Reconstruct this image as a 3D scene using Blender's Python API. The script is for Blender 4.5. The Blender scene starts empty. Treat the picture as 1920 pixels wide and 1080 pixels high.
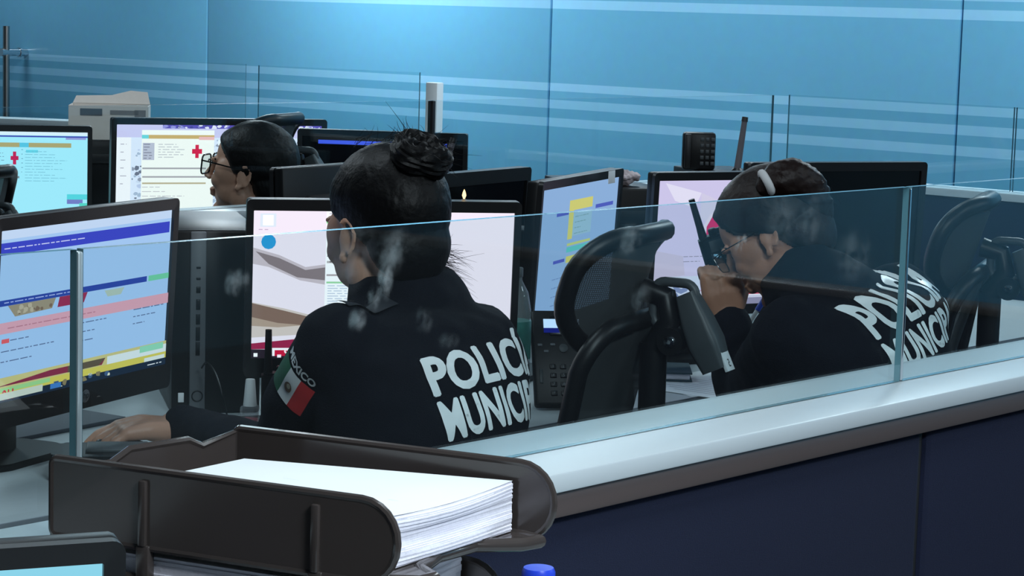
import bpy, bmesh, math, random
from math import sin, cos, radians, pi
from mathutils import Matrix, Vector, noise
from mathutils.bvhtree import BVHTree

SC = bpy.context.scene
COL = SC.collection
random.seed(7)

# ------------------------------------------------------------------ camera
# room frame: x runs along the partitions (away to the right), y across the desk rows, z up
FPX, PITCH, ROLL, HEAD, EYE = 4200.0, radians(7.05), radians(1.66), radians(41.13), 1.52
_f = Vector((cos(HEAD)*cos(PITCH), sin(HEAD)*cos(PITCH), -sin(PITCH)))
_r0 = Vector((sin(HEAD), -cos(HEAD), 0)); _u0 = _r0.cross(_f)
_r = cos(ROLL)*_r0 + sin(ROLL)*_u0
_u = -sin(ROLL)*_r0 + cos(ROLL)*_u0
CAMLOC = Vector((0, 0, EYE))
cam_d = bpy.data.cameras.new('camera'); cam = bpy.data.objects.new('camera', cam_d); COL.objects.link(cam)
cam.matrix_world = Matrix(((_r.x, _u.x, -_f.x, 0), (_r.y, _u.y, -_f.y, 0), (_r.z, _u.z, -_f.z, EYE), (0, 0, 0, 1)))
cam_d.sensor_width = 36.0; cam_d.lens = FPX/1920*36.0; cam_d.clip_start = 0.05; cam_d.clip_end = 60
SC.camera = cam


def P(x, y, k):
    """the room point seen at photo position x, y at distance k along the view"""
    return CAMLOC + (_f + _r*((x-960)/FPX) + _u*((540-y)/FPX))*k


def PZ(x, y, z):
    d = _f + _r*((x-960)/FPX) + _u*((540-y)/FPX)
    return CAMLOC + d*((z-EYE)/d.z)


def PU(x, y, u):
    d = _f + _r*((x-960)/FPX) + _u*((540-y)/FPX)
    return CAMLOC + d*(u/d.x)


# ------------------------------------------------------------------ world, lamps, exposure
SC.view_settings.view_transform = 'Standard'
SC.view_settings.look = 'None'
SC.view_settings.gamma = 1.0
SC.view_settings.use_curve_mapping = False
SC.view_settings.exposure = 0.0
wd = bpy.data.worlds.new('world'); SC.world = wd; wd.use_nodes = True
wd.node_tree.nodes['Background'].inputs[0].default_value = (0.35, 0.6, 0.75, 1)
wd.node_tree.nodes['Background'].inputs[1].default_value = 0.02


def area(name, loc, sx, sy, power, color, rot=(0, 0, 0)):
    l = bpy.data.lights.new(name, 'AREA'); l.shape = 'RECTANGLE'; l.size = sx; l.size_y = sy
    l.energy = power; l.color = color
    o = bpy.data.objects.new(name, l); COL.objects.link(o); o.location = loc; o.rotation_euler = rot
    return o


COOL = (0.80, 0.93, 1.0)
LAMPS = [(1.55, 0.95, 18), (1.0, -0.7, 95), (3.9, 0.0, 16), (2.3, 3.2, 8), (4.6, 3.3, 5), (6.5, 7.2, 68), (6.55, 5.2, 18), (6.5, 3.2, 46), (6.5, -1.3, 52), (3.2, 5.6, 24), (6.6, 10.0, 14)]  # all unseen; some added to brighten lettering, mouse hand and reflected wall
for i, (x, y, p) in enumerate(LAMPS):
    area('ceiling_lamp', (x, y, 2.66), 0.55, 0.55, p, COOL)


# ------------------------------------------------------------------ materials
def lin(r, g, b):
    def f(c):
        c = c/255.0
        return c/12.92 if c <= 0.04045 else ((c+0.055)/1.055)**2.4
    return (f(r), f(g), f(b), 1.0)


MATS = {}


def mat(name, rgb=(128, 128, 128), rough=0.5, metal=0.0, spec=0.5, bump=0.0, bscale=60.0, var=0.0, sheen=0.0, coat=0.0, kind='noise'):
    if name in MATS: return MATS[name]
    m = bpy.data.materials.new(name); m.use_nodes = True; nt = m.node_tree
    b = nt.nodes['Principled BSDF']
    b.inputs['Base Color'].default_value = lin(*rgb)
    b.inputs['Roughness'].default_value = rough
    b.inputs['Metallic'].default_value = metal
    b.inputs['Specular IOR Level'].default_value = spec
    if sheen: b.inputs['Sheen Weight'].default_value = sheen
    if coat: b.inputs['Coat Weight'].default_value = coat
    if bump or var:
        tc = nt.nodes.new('ShaderNodeTexCoord')
        if kind == 'noise':
            nz = nt.nodes.new('ShaderNodeTexNoise'); nz.inputs['Scale'].default_value = bscale; nz.inputs['Detail'].default_value = 4
        else:
            nz = nt.nodes.new('ShaderNodeTexWave'); nz.inputs['Scale'].default_value = bscale; nz.inputs['Distortion'].default_value = 3
            nz.inputs['Detail'].default_value = 2
        nt.links.new(tc.outputs['Object'], nz.inputs['Vector'])
        fac = nz.outputs['Fac']
        if bump:
            bp = nt.nodes.new('ShaderNodeBump'); bp.inputs['Strength'].default_value = bump; bp.inputs['Distance'].default_value = 0.002
            nt.links.new(fac, bp.inputs['Height']); nt.links.new(bp.outputs[0], b.inputs['Normal'])
        if var:
            mx = nt.nodes.new('ShaderNodeMix'); mx.data_type = 'RGBA'
            c0 = lin(*rgb)
            mx.inputs[6].default_value = tuple(v*(1-var) for v in c0[:3])+(1,)
            mx.inputs[7].default_value = tuple(min(1, v*(1+var)) for v in c0[:3])+(1,)
            nt.links.new(fac, mx.inputs[0]); nt.links.new(mx.outputs[2], b.inputs['Base Color'])
    MATS[name] = m
    return m


def emit(rgb, s=1.0):
    key = 'glow_%d_%d_%d_%d' % (rgb[0], rgb[1], rgb[2], round(s*100))
    if key in MATS: return MATS[key]
    m = bpy.data.materials.new(key); m.use_nodes = True; nt = m.node_tree
    nt.nodes.remove(nt.nodes['Principled BSDF'])
    e = nt.nodes.new('ShaderNodeEmission'); e.inputs[0].default_value = lin(*rgb); e.inputs[1].default_value = s
    nt.links.new(e.outputs[0], nt.nodes['Material Output'].inputs[0])
    MATS[key] = m
    return m


def glass(name, tint, refl=1.0, smudges=(), film=0.0):
    """clear pane: tinted see-through plus a fresnel mirror, with greasy smudges of their own shape"""
    m = bpy.data.materials.new(name); m.use_nodes = True; nt = m.node_tree; N = nt.nodes; L = nt.links
    N.remove(N['Principled BSDF'])
    tr = N.new('ShaderNodeBsdfTransparent'); tr.inputs[0].default_value = tint+(1,)
    gl = N.new('ShaderNodeBsdfGlossy'); gl.inputs['Roughness'].default_value = 0.02
    gl.inputs[0].default_value = (refl, refl, refl, 1)
    fr = N.new('ShaderNodeFresnel'); ge = N.new('ShaderNodeNewGeometry'); ior = N.new('ShaderNodeMapRange')
    ior.inputs[3].default_value = 1.45; ior.inputs[4].default_value = 1/1.45   # leaving faces see the inverse index
    L.new(ge.outputs['Backfacing'], ior.inputs[0]); L.new(ior.outputs[0], fr.inputs[0])
    mx = N.new('ShaderNodeMixShader'); L.new(fr.outputs[0], mx.inputs[0]); L.new(tr.outputs[0], mx.inputs[1]); L.new(gl.outputs[0], mx.inputs[2])
    out = mx.outputs[0]
    if smudges or film:
        tc = N.new('ShaderNodeTexCoord')
        df = N.new('ShaderNodeBsdfDiffuse'); df.inputs[0].default_value = (0.8, 0.87, 0.9, 1)
        nz = N.new('ShaderNodeTexNoise'); nz.inputs['Scale'].default_value = 55; nz.inputs['Detail'].default_value = 5
        L.new(tc.outputs['Object'], nz.inputs['Vector'])
        acc = None
        for (cx, cz, rx, rz, ang, amt) in smudges:
            mp = N.new('ShaderNodeMapping'); mp.vector_type = 'TEXTURE'
            mp.inputs['Location'].default_value = (cx, 0, cz)
            mp.inputs['Rotation'].default_value = (0, ang, 0)
            mp.inputs['Scale'].default_value = (rx, 1, rz)
            L.new(tc.outputs['Object'], mp.inputs[0])
            sep = N.new('ShaderNodeSeparateXYZ'); L.new(mp.outputs[0], sep.inputs[0])
            cb = N.new('ShaderNodeCombineXYZ'); L.new(sep.outputs[0], cb.inputs[0]); L.new(sep.outputs[2], cb.inputs[2])
            ln = N.new('ShaderNodeVectorMath'); ln.operation = 'LENGTH'; L.new(cb.outputs[0], ln.inputs[0])
            mr = N.new('ShaderNodeMapRange'); mr.interpolation_type = 'SMOOTHSTEP'
            mr.inputs[1].default_value = 1.0; mr.inputs[2].default_value = 0.25; mr.inputs[3].default_value = 0; mr.inputs[4].default_value = amt
            L.new(ln.outputs['Value'], mr.inputs[0])
            if acc is None: acc = mr.outputs[0]
            else:
                a = N.new('ShaderNodeMath'); a.operation = 'MAXIMUM'; L.new(acc, a.inputs[0]); L.new(mr.outputs[0], a.inputs[1]); acc = a.outputs[0]
        r2 = N.new('ShaderNodeMapRange'); r2.inputs[1].default_value = 0.38; r2.inputs[2].default_value = 0.62
        L.new(nz.outputs['Fac'], r2.inputs[0])
        if acc is not None:
            m2 = N.new('ShaderNodeMath'); m2.operation = 'MULTIPLY'; L.new(acc, m2.inputs[0]); L.new(r2.outputs[0], m2.inputs[1])
            ad = N.new('ShaderNodeMath'); ad.operation = 'ADD'; ad.inputs[1].default_value = film; L.new(m2.outputs[0], ad.inputs[0])
            fac = ad.outputs[0]
        mx2 = N.new('ShaderNodeMixShader')
        if acc is not None: L.new(fac, mx2.inputs[0])
        else: mx2.inputs[0].default_value = film
        L.new(out, mx2.inputs[1]); L.new(df.outputs[0], mx2.inputs[2]); out = mx2.outputs[0]
    L.new(out, N['Material Output'].inputs[0])
    MATS[name] = m
    return m


M_BLACK = mat('black_plastic', (14, 15, 17), 0.4, spec=0.35, bump=0.05, bscale=300)
M_BEZEL = mat('monitor_bezel_plastic', (24, 24, 26), 0.42, bump=0.05, bscale=300)
M_BLACKGLOSS = mat('black_gloss_plastic', (12, 12, 13), 0.12, bump=0.03, bscale=20)
M_SMOKE = mat('smoked_tray_plastic', (64, 57, 55), 0.2, bump=0.05, bscale=14, coat=0.2)
M_MESHFAB = mat('chair_mesh_fabric', (44, 46, 48), 0.85, bump=0.6, bscale=220, kind='wave')
M_GREYPL = mat('grey_plastic', (70, 75, 78), 0.45, bump=0.04, bscale=200)
M_LIGHTGREY = mat('light_grey_plastic', (125, 130, 135), 0.4)
M_CHROME = mat('chrome_metal', (215, 220, 225), 0.12, 1.0)
M_STEEL = mat('brushed_steel', (170, 165, 162), 0.3, 1.0)
M_DESK = mat('grey_laminate', (172, 180, 184), 0.45, bump=0.03, bscale=90, var=0.04)
M_DESKEDGE = mat('desk_edge_banding', (120, 126, 134), 0.5)
M_CAP = mat('white_partition_cap', (205, 212, 216), 0.35, bump=0.03, bscale=40)
M_RAIL = mat('brown_grey_rail', (92, 80, 78), 0.4, bump=0.03, bscale=80)
M_NAVY = mat('navy_partition_fabric', (12, 21, 50), 0.95, bump=0.7, bscale=900, var=0.35)
M_PAPER = mat('white_paper', (238, 240, 242), 0.7)
M_PAPEREDGE = mat('paper_edges', (232, 228, 240), 0.8, bump=0.5, bscale=160, var=0.06)
M_WHITE = mat('white_plastic', (225, 228, 228), 0.4)
M_JACKET = mat('dark_navy_jacket', (13, 15, 24), 0.9, spec=0.15, bump=0.5, bscale=500, var=0.2)
M_TROUSER = mat('dark_trousers', (14, 15, 22), 0.9, bump=0.3, bscale=400)
M_HAIR = mat('black_hair', (9, 8, 9), 0.5, spec=0.2, bump=0.6, bscale=120, kind='noise')
M_HAIRBROWN = mat('dark_brown_hair', (30, 17, 14), 0.5, spec=0.3, bump=0.6, bscale=120, kind='noise')
M_SKIN = mat('tan_skin', (200, 152, 128), 0.5, bump=0.15, bscale=240, var=0.06)
M_SKIN2 = mat('brown_skin', (184, 132, 106), 0.5, bump=0.15, bscale=240, var=0.06)
M_RETRO = mat('white_reflective_print', (252, 252, 252), 0.35, spec=0.8)
M_RED = mat('red_cloth', (190, 40, 42), 0.8)
M_GREENCLOTH = mat('green_cloth', (20, 90, 60), 0.8)
M_WHITECLOTH = mat('white_cloth', (215, 215, 215), 0.8)
M_GREYINK = mat('grey_ink', (80, 84, 90), 0.8)
M_BLACKINK = mat('black_ink', (20, 20, 22), 0.8)
M_CARD = mat('pale_cardboard', (205, 196, 188), 0.75, bump=0.2, bscale=60, var=0.05)
M_BLUECAP = mat('blue_cap_plastic', (40, 70, 215), 0.35)


# ------------------------------------------------------------------ mesh helpers
class MB:
    def __init__(self): self.bm = bmesh.new(); self.mi = 0

    def _tag(self, geom_faces):
        for f in geom_faces: f.material_index = self.mi

    def box(self, c, s, bev=0.0, m=None, seg=2):
        t = bmesh.new()
        bmesh.ops.create_cube(t, size=1.0, matrix=Matrix.Translation(c) @ Matrix.Diagonal((s[0], s[1], s[2], 1)))
        if bev > 0: bmesh.ops.bevel(t, geom=t.edges[:], offset=bev, segments=seg, profile=0.5, affect='EDGES')
        if m is not None: bmesh.ops.transform(t, matrix=m, verts=t.verts)
        self.add(t); return self

    def add(self, t):
        vm = {}
        for v in t.verts: vm[v] = self.bm.verts.new(v.co)
        for f in t.faces:
            try:
                nf = self.bm.faces.new([vm[v] for v in f.verts]); nf.material_index = self.mi; nf.smooth = True
            except ValueError: pass
        t.free()

    def ell(self, m, sub=3):
        t = bmesh.new(); bmesh.ops.create_icosphere(t, subdivisions=sub, radius=1.0, matrix=m); self.add(t); return self

    def sph(self, c, r, sub=3):
        if isinstance(r, (int, float)): r = (r, r, r)
        return self.ell(Matrix.Translation(c) @ Matrix.Diagonal((r[0], r[1], r[2], 1)), sub)

    def cone(self, a, b, ra, rb, n=20):
        a = Vector(a); b = Vector(b); d = b-a; L = d.length
        if L < 1e-6: return self
        q = d.to_track_quat('Z', 'Y').to_matrix().to_4x4()
        t = bmesh.new()
        bmesh.ops.create_cone(t, cap_ends=True, segments=n, radius1=ra, radius2=rb, depth=L, matrix=Matrix.Translation((a+b)/2) @ q)
        self.add(t); return self

    def chain(self, pts, rad, n=18, sub=3):
        for i, p in enumerate(pts):
            self.sph(p, rad[i], sub)
            if i: self.cone(pts[i-1], p, rad[i-1], rad[i], n)
        return self

    def tube(self, pts, r, n=10, closed=False, sx=1.0):
        """swept tube, r may be a list"""
        pts = [Vector(p) for p in pts]; k = len(pts)
        rr = r if isinstance(r, (list, tuple)) else [r]*k
        rings = []; prev = None
        for i, p in enumerate(pts):
            if closed: t = (pts[(i+1) % k]-pts[i-1]).normalized()
            else: t = (pts[min(i+1, k-1)]-pts[max(i-1, 0)]).normalized()
            if prev is None:
                a = Vector((0, 0, 1)) if abs(t.z) < 0.9 else Vector((1, 0, 0))
                nn = t.cross(a).normalized()
            else:
                nn = (prev-t*prev.dot(t)).normalized()
            prev = nn; b = t.cross(nn)
            rings.append([self.bm.verts.new(p+(nn*cos(2*pi*j/n)*sx+b*sin(2*pi*j/n))*rr[i]) for j in range(n)])
        for i in range(k if closed else k-1):
            A = rings[i]; B = rings[(i+1) % k]
            for j in range(n):
                f = self.bm.faces.new((A[j], A[(j+1) % n], B[(j+1) % n], B[j])); f.smooth = True; f.material_index = self.mi
        if not closed:
            for R, rev in ((rings[0], True), (rings[-1], False)):
                try:
                    f = self.bm.faces.new(R[::-1] if rev else R); f.material_index = self.mi
                except ValueError: pass
        return self

    def loft(self, rings, cap=True):
        R = [[self.bm.verts.new(p) for p in ring] for ring in rings]; n = len(R[0])
        for i in range(len(R)-1):
            for j in range(n):
                f = self.bm.faces.new((R[i][j], R[i][(j+1) % n], R[i+1][(j+1) % n], R[i+1][j])); f.smooth = True; f.material_index = self.mi
        if cap:
            self.bm.faces.new(R[0][::-1]).material_index = self.mi; self.bm.faces.new(R[-1]).material_index = self.mi
        return self

    def lathe(self, prof, n=28, m=None):
        """prof: (r, z) from bottom to top"""
        rings = []
        for r, z in prof:
            ring = [Vector((max(r, 1e-4)*cos(2*pi*j/n), max(r, 1e-4)*sin(2*pi*j/n), z)) for j in range(n)]
            rings.append([m @ p for p in ring] if m is not None else ring)
        return self.loft(rings)

    def grid(self, fn, nu, nv):
        V = [[self.bm.verts.new(fn(i/nu, j/nv)) for j in range(nv+1)] for i in range(nu+1)]
        for i in range(nu):
            for j in range(nv):
                f = self.bm.faces.new((V[i][j], V[i+1][j], V[i+1][j+1], V[i][j+1])); f.smooth = True; f.material_index = self.mi
        return self

    def quad(self, a, b, c, d):
        f = self.bm.faces.new([self.bm.verts.new(Vector(p)) for p in (a, b, c, d)]); f.material_index = self.mi
        return self

    def prism(self, poly, z0, z1, m=None, bev=0.0):
        """closed 2-D outline extruded along z"""
        t = bmesh.new()
        A = [t.verts.new((p[0], p[1], z0)) for p in poly]; B = [t.verts.new((p[0], p[1], z1)) for p in poly]
        n = len(poly)
        t.faces.new(A[::-1]); t.faces.new(B)
        for i in range(n): t.faces.new((A[i], A[(i+1) % n], B[(i+1) % n], B[i]))
        if bev: bmesh.ops.bevel(t, geom=[e for e in t.edges if abs(e.verts[0].co.z-e.verts[1].co.z) < 1e-7], offset=bev, segments=2, affect='EDGES')
        if m is not None: bmesh.ops.transform(t, matrix=m, verts=t.verts)
        self.add(t); return self

    def build(self, name, mats, parent=None, world=False, smooth=True):
        bmesh.ops.recalc_face_normals(self.bm, faces=self.bm.faces[:])
        me = bpy.data.meshes.new(name); self.bm.to_mesh(me); self.bm.free()
        return link_mesh(name, me, mats, parent, world, smooth)


WM = {}   # root/part object -> its world matrix


def wm(o): return WM.get(o.name, Matrix.Identity(4))


def link_mesh(name, me, mats, parent=None, world=False, smooth=True):
    if parent is not None and world: me.transform(wm(parent).inverted())
    o = bpy.data.objects.new(name, me); COL.objects.link(o)
    if not isinstance(mats, (list, tuple)): mats = [mats]
    for m in mats: me.materials.append(m)
    if smooth:
        try: me.shade_auto_smooth = True
        except Exception: pass
        for p in me.polygons: p.use_smooth = True
        try: me.set_sharp_from_angle(angle=radians(38))
        except Exception: pass
    if parent is not None:
        o.parent = parent; WM[o.name] = wm(parent)
    else: WM[o.name] = Matrix.Identity(4)
    return o


def tag(o, label=None, cat=None, group=None, kind=None):
    if label: o['label'] = label
    if cat: o['category'] = cat
    if group: o['group'] = group
    if kind: o['kind'] = kind
    return o


def thing(name, label, cat, loc=(0, 0, 0), rz=0.0, group=None):
    o = bpy.data.objects.new(name, None); o.empty_display_size = 0.05; COL.objects.link(o)
    o.location = loc; o.rotation_euler = (0, 0, rz)
    WM[o.name] = Matrix.Translation(loc) @ Matrix.Rotation(rz, 4, 'Z')
    return tag(o, label, cat, group)


def copy_tree(o, parent=None):
    c = o.copy(); COL.objects.link(c); c.parent = parent
    for ch in [x for x in bpy.data.objects if x.parent == o]: copy_tree(ch, c)
    return c


def voxel(mb, vs, smooth=4, fac=0.5):
    """fuse overlapping closed shapes into one continuous surface; returns a mesh"""
    me = bpy.data.meshes.new('tmp'); mb.bm.to_mesh(me); mb.bm.free()
    o = bpy.data.objects.new('tmp', me); COL.objects.link(o)
    r = o.modifiers.new('r', 'REMESH'); r.mode = 'VOXEL'; r.voxel_size = vs
    if smooth:
        s = o.modifiers.new('s', 'SMOOTH'); s.iterations = smooth; s.factor = fac
    dg = bpy.context.evaluated_depsgraph_get(); dg.update()
    out = bpy.data.meshes.new_from_object(o.evaluated_get(dg))
    bpy.data.objects.remove(o); bpy.data.meshes.remove(me)
    return out


def text_bm(body, size, bold=0.0, align='CENTER', spacing=1.0, line=1.0, maxedge=None):
    cu = bpy.data.curves.new('t', 'FONT'); cu.body = body; cu.size = size; cu.offset = bold; cu.align_x = align
    cu.space_character = spacing; cu.space_line = line; cu.resolution_u = 4
    o = bpy.data.objects.new('t', cu); COL.objects.link(o)
    dg = bpy.context.evaluated_depsgraph_get(); dg.update()
    me = bpy.data.meshes.new_from_object(o.evaluated_get(dg))
    bpy.data.objects.remove(o); bpy.data.curves.remove(cu)
    b = bmesh.new(); b.from_mesh(me); bpy.data.meshes.remove(me)
    if maxedge:
        bmesh.ops.triangulate(b, faces=b.faces[:])
        for it in range(9):
            le = [e for e in b.edges if e.calc_length() > maxedge]
            if not le: break
            bmesh.ops.subdivide_edges(b, edges=le, cuts=1)
            bmesh.ops.triangulate(b, faces=b.faces[:])
    return b


def flat_text(name, body, size, m, material, parent, bold=0.0, spacing=1.0, world=False):
    b = text_bm(body, size, bold, spacing=spacing); b.transform(m)
    me = bpy.data.meshes.new(name); b.to_mesh(me); b.free()
    return link_mesh(name, me, material, parent, world, smooth=False)


def frame(o, heading, pitch=0.0, roll=0.0):
    """columns: right, forward, up.  pitch looks down, roll drops the right side"""
    h = radians(heading); p = radians(pitch)
    f = Vector((cos(h)*cos(p), sin(h)*cos(p), -sin(p))); r = Vector((sin(h), -cos(h), 0)); u = r.cross(f)
    m = Matrix(((r.x, f.x, u.x, 0), (r.y, f.y, u.y, 0), (r.z, f.z, u.z, 0), (0, 0, 0, 1)))
    return Matrix.Translation(o) @ m @ Matrix.Rotation(radians(roll), 4, 'Y')


def rrect(w, h, r, n=5):
    pts = []
    for cx, cy, a0 in ((w/2-r, h/2-r, 0), (-w/2+r, h/2-r, 90), (-w/2+r, -h/2+r, 180), (w/2-r, -h/2+r, 270)):
        for k in range(n+1):
            a = radians(a0+90*k/n); pts.append((cx+r*cos(a), cy+r*sin(a)))
    return pts


YZ = Matrix(((1, 0, 0, 0), (0, 0, -1, 0), (0, 1, 0, 0), (0, 0, 0, 1)))   # maps a flat x,y outline to x,z (facing -y)

# ------------------------------------------------------------------ the room
DESK = 0.74
WALLX = 7.4
V1, V2 = 1.72, 4.03
TOP, CAPZ = 1.2815, 0.993


def wall_material():
    m = bpy.data.materials.new('frosted_blue_glass_wall'); m.use_nodes = True; nt = m.node_tree; N = nt.nodes; L = nt.links
    b = N['Principled BSDF']; b.inputs['Roughness'].default_value = 0.22; b.inputs['Specular IOR Level'].default_value = 0.5
    tc = N.new('ShaderNodeTexCoord'); sp = N.new('ShaderNodeSeparateXYZ'); L.new(tc.outputs['Object'], sp.inputs[0])
    acc = None
    for z0, z1 in ((1.535, 1.573), (1.605, 1.64), (1.183, 1.217), (1.108, 1.145), (1.03, 1.067)):
        a = N.new('ShaderNodeMath'); a.operation = 'COMPARE'; a.inputs[1].default_value = (z0+z1)/2; a.inputs[2].default_value = (z1-z0)/2
        L.new(sp.outputs[2], a.inputs[0])
        if acc is None: acc = a.outputs[0]
        else:
            s = N.new('ShaderNodeMath'); s.operation = 'MAXIMUM'; L.new(acc, s.inputs[0]); L.new(a.outputs[0], s.inputs[1]); acc = s.outputs[0]
    nz = N.new('ShaderNodeTexNoise'); nz.inputs['Scale'].default_value = 25; L.new(tc.outputs['Object'], nz.inputs['Vector'])
    mx = N.new('ShaderNodeMix'); mx.data_type = 'RGBA'
    mx.inputs[6].default_value = lin(110, 178, 212); mx.inputs[7].default_value = lin(150, 208, 240)
    L.new(acc, mx.inputs[0])
    m2 = N.new('ShaderNodeMix'); m2.data_type = 'RGBA'; m2.blend_type = 'MULTIPLY'; m2.inputs[0].default_value = 0.12
    L.new(mx.outputs[2], m2.inputs[6]); L.new(nz.outputs['Color'], m2.inputs[7])
    L.new(m2.outputs[2], b.inputs['Base Color'])
    return m


M_WALL = wall_material()
joints = [-4.0, -1.8, 0.2, 2.25, 4.284, 6.285, 8.517, 11.0]
mb = MB()
for a, b in zip(joints, joints[1:]):
    mb.box((WALLX+0.03, (a+b)/2, 1.36), (0.06, b-a-0.012, 2.72), 0.003)
tag(mb.build('wall_back', M_WALL), 'frosted blue glass wall with pale horizontal film stripes', 'wall', kind='structure')
mb = MB(); mb.box((WALLX+0.075, 3.5, 1.36), (0.02, 15.2, 2.72))
tag(mb.build('trim_1', mat('wall_joint_seal', (40, 92, 112), 0.5)), 'dark seal seen in the joints of the blue glass wall', 'trim', kind='structure')
mb = MB(); mb.box((2.2, 3.5, -0.05), (10.6, 15.0, 0.1))
tag(mb.build('floor', mat('grey_floor_tile', (92, 96, 100), 0.4, bump=0.05, bscale=12, var=0.1)), 'grey tiled floor', 'floor', kind='structure')
mb = MB(); mb.box((2.2, 3.5, 2.77), (10.6, 15.0, 0.1))
tag(mb.build('ceiling', mat('white_ceiling_tile', (150, 165, 172), 0.9, bump=0.2, bscale=50)), 'pale tiled ceiling', 'ceiling', kind='structure')
mb = MB(); mb.box((2.2, 11.05, 1.36), (10.6, 0.1, 2.72))
tag(mb.build('wall_left', mat('blue_grey_wall', (110, 140, 155), 0.7, bump=0.1, bscale=40)), 'plain blue grey wall', 'wall', kind='structure')
mb = MB(); mb.box((2.2, -4.05, 1.36), (10.6, 0.1, 2.72))
tag(mb.build('wall_right', MATS['blue_grey_wall']), 'plain blue grey wall', 'wall', kind='structure')
mb = MB(); mb.box((-3.05, 3.5, 1.36), (0.1, 15.0, 2.72))
tag(mb.build('wall_front', mat('dim_grey_wall', (60, 66, 72), 0.7, bump=0.1, bscale=40)), 'plain grey wall', 'wall', kind='structure')
for i, (x, y, p) in enumerate(LAMPS):
    t = thing('ceiling_light', 'square ceiling light panel out of view', 'ceiling light', (x, y, 2.72), group='ceiling light panels')
    MB().box((0, 0, -0.012), (0.62, 0.62, 0.024), 0.004).build('frame', M_WHITE, t)
    MB().box((0, 0, -0.0265), (0.56, 0.56, 0.005), 0.001).build('diffuser', emit((225, 240, 255), 1.5), t)

# chrome pull handle on the glass wall
hp = PU(12, 98, WALLX-0.13)
t = thing('door_pull_handle', 'tall chrome pull handle on the blue glass wall at far left', 'door handle', (WALLX-0.001, hp.y, hp.z))
MB().tube([(-0.13, 0, -0.45), (-0.13, 0, 0.14)], 0.018, 16).build('grip_tube', M_STEEL, t)
MB().tube([(-0.165, 0, 0), (-0.0, 0, 0)], 0.021, 16).build('standoff', M_CHROME, t)
MB().tube([(-0.002, 0, -0.40), (-0.13, 0, -0.40)], 0.021, 14).build('standoff', M_CHROME, t)
MB().lathe([(0.026, 0.04), (0.026, 0.05)], 20, Matrix.Rotation(-pi/2, 4, 'Y')).build('rosette', M_CHROME, t)


# ------------------------------------------------------------------ partitions with glass screens
def pane(name, a, b, y, z0, z1, th, g, edge, parent, axis='x'):
    """glass pane with its polished rim as a second material"""
    mb = MB()
    t = bmesh.new()
    bmesh.ops.create_cube(t, size=1.0)
    c = ((a+b)/2, y, (z0+z1)/2); s = (b-a, th, z1-z0)
    if axis == 'y': c = (y, (a+b)/2, (z0+z1)/2); s = (th, b-a, z1-z0)
    bmesh.ops.transform(t, matrix=Matrix.Translation(c) @ Matrix.Diagonal(s+(1,)), verts=t.verts)
    me = bpy.data.meshes.new(name)
    k = 1 if axis == 'x' else 0
    t.normal_update()
    for f in t.faces: f.material_index = 0 if abs(f.normal[k]) > 0.9 else 1
    t.to_mesh(me); t.free()
    return link_mesh(name, me, [g, edge], parent, smooth=False)


def smg(x, y, rx, ry, ang, amt):
    d = _f + _r*((x-960)/FPX) + _u*((540-y)/FPX); p = CAMLOC + d*(V1/d.y)
    s = d.length*V1/d.y/FPX
    return (p.x, p.z, rx*s*1.4, ry*s, ang, amt)


SMUDGE_GLINT = [smg(735, 470, 30, 60, 0.5, 0.10), smg(722, 525, 12, 46, 0.1, 0.22), smg(700, 560, 10, 30, 0.3, 0.15), smg(670, 600, 14, 26, 0.2, 0.16),
          smg(437, 530, 14, 30, 0.0, 0.14), smg(455, 525, 9, 28, 0.0, 0.10), smg(795, 600, 14, 30, 0, .05), smg(1180, 450, 24, 40, 0.6, 0.10),
          smg(1388, 455, 9, 20, 0.3, 0.35), smg(1465, 420, 40, 60, 0, 0.05), smg(1520, 410, 20, 60, 0, 0.06), smg(1600, 480, 50, 60, 0.3, 0.05),  # the strong first one paints a pale reflection at the temple
          smg(1200, 560, 20, 40, 0.4, 0.06), smg(660, 480, 40, 90, 0.4, 0.04), smg(840, 640, 20, 20, 0, 0.05)]
G_FRONT = glass('front_screen_glass', (0.90, 0.962, 0.968), 1.0, SMUDGE_GLINT, 0.003)
G_BACK = glass('rear_screen_glass', (0.93, 0.97, 0.975), 1.0)
M_GEDGE = mat('polished_glass_edge', (108, 150, 160), 0.25, spec=0.8, coat=0.5)
M_GEDGED = mat('dark_glass_edge', (42, 78, 90), 0.25, spec=0.8)

t = thing('cubicle_partition', 'long low navy partition with clear glass screens between camera and officers', 'partition', (0, V1, 0))
JX = [-0.7, 1.3335, 2.843, 4.36]
for i in range(3):
    a, b = JX[i]+0.004, JX[i+1]-0.004
    pane('glass_pane', a, b, 0, CAPZ+0.001, TOP, 0.010, G_FRONT, M_GEDGE, t)
for x, m in ((JX[1], mat('satin_aluminium', (180, 192, 196), 0.35, 0.6)), (JX[2], M_CHROME)):
    MB().box((x, 0, (CAPZ+TOP)/2), (0.0065, 0.013, TOP-CAPZ-0.004), 0.002).build('joint_strip', m, t)
MB().box((1.83, 0.0, CAPZ-0.012), (5.06, 0.196, 0.024), 0.003).build('cap', M_CAP, t)
mb = MB().box((1.83, -0.012, CAPZ-0.041), (5.06, 0.156, 0.033), 0.006); mb.build('top_rail', M_RAIL, t)
FJ = [-0.7, 1.05, 2.805, 4.36]
for i in range(3):
    MB().box(((FJ[i]+FJ[i+1])/2, -0.008, 0.478), (FJ[i+1]-FJ[i]-0.012, 0.13, 0.915), 0.012).build('fabric_panel', M_NAVY, t)
MB().box((2.805, -0.02, 0.48), (0.014, 0.09, 0.92), 0.002).build('joint_post', mat('dark_joint', (18, 18, 24), 0.6), t)
MB().box((1.83, -0.008, 0.012), (5.0, 0.1, 0.024), 0.004).build('kick_plate', M_BLACK, t)

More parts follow.
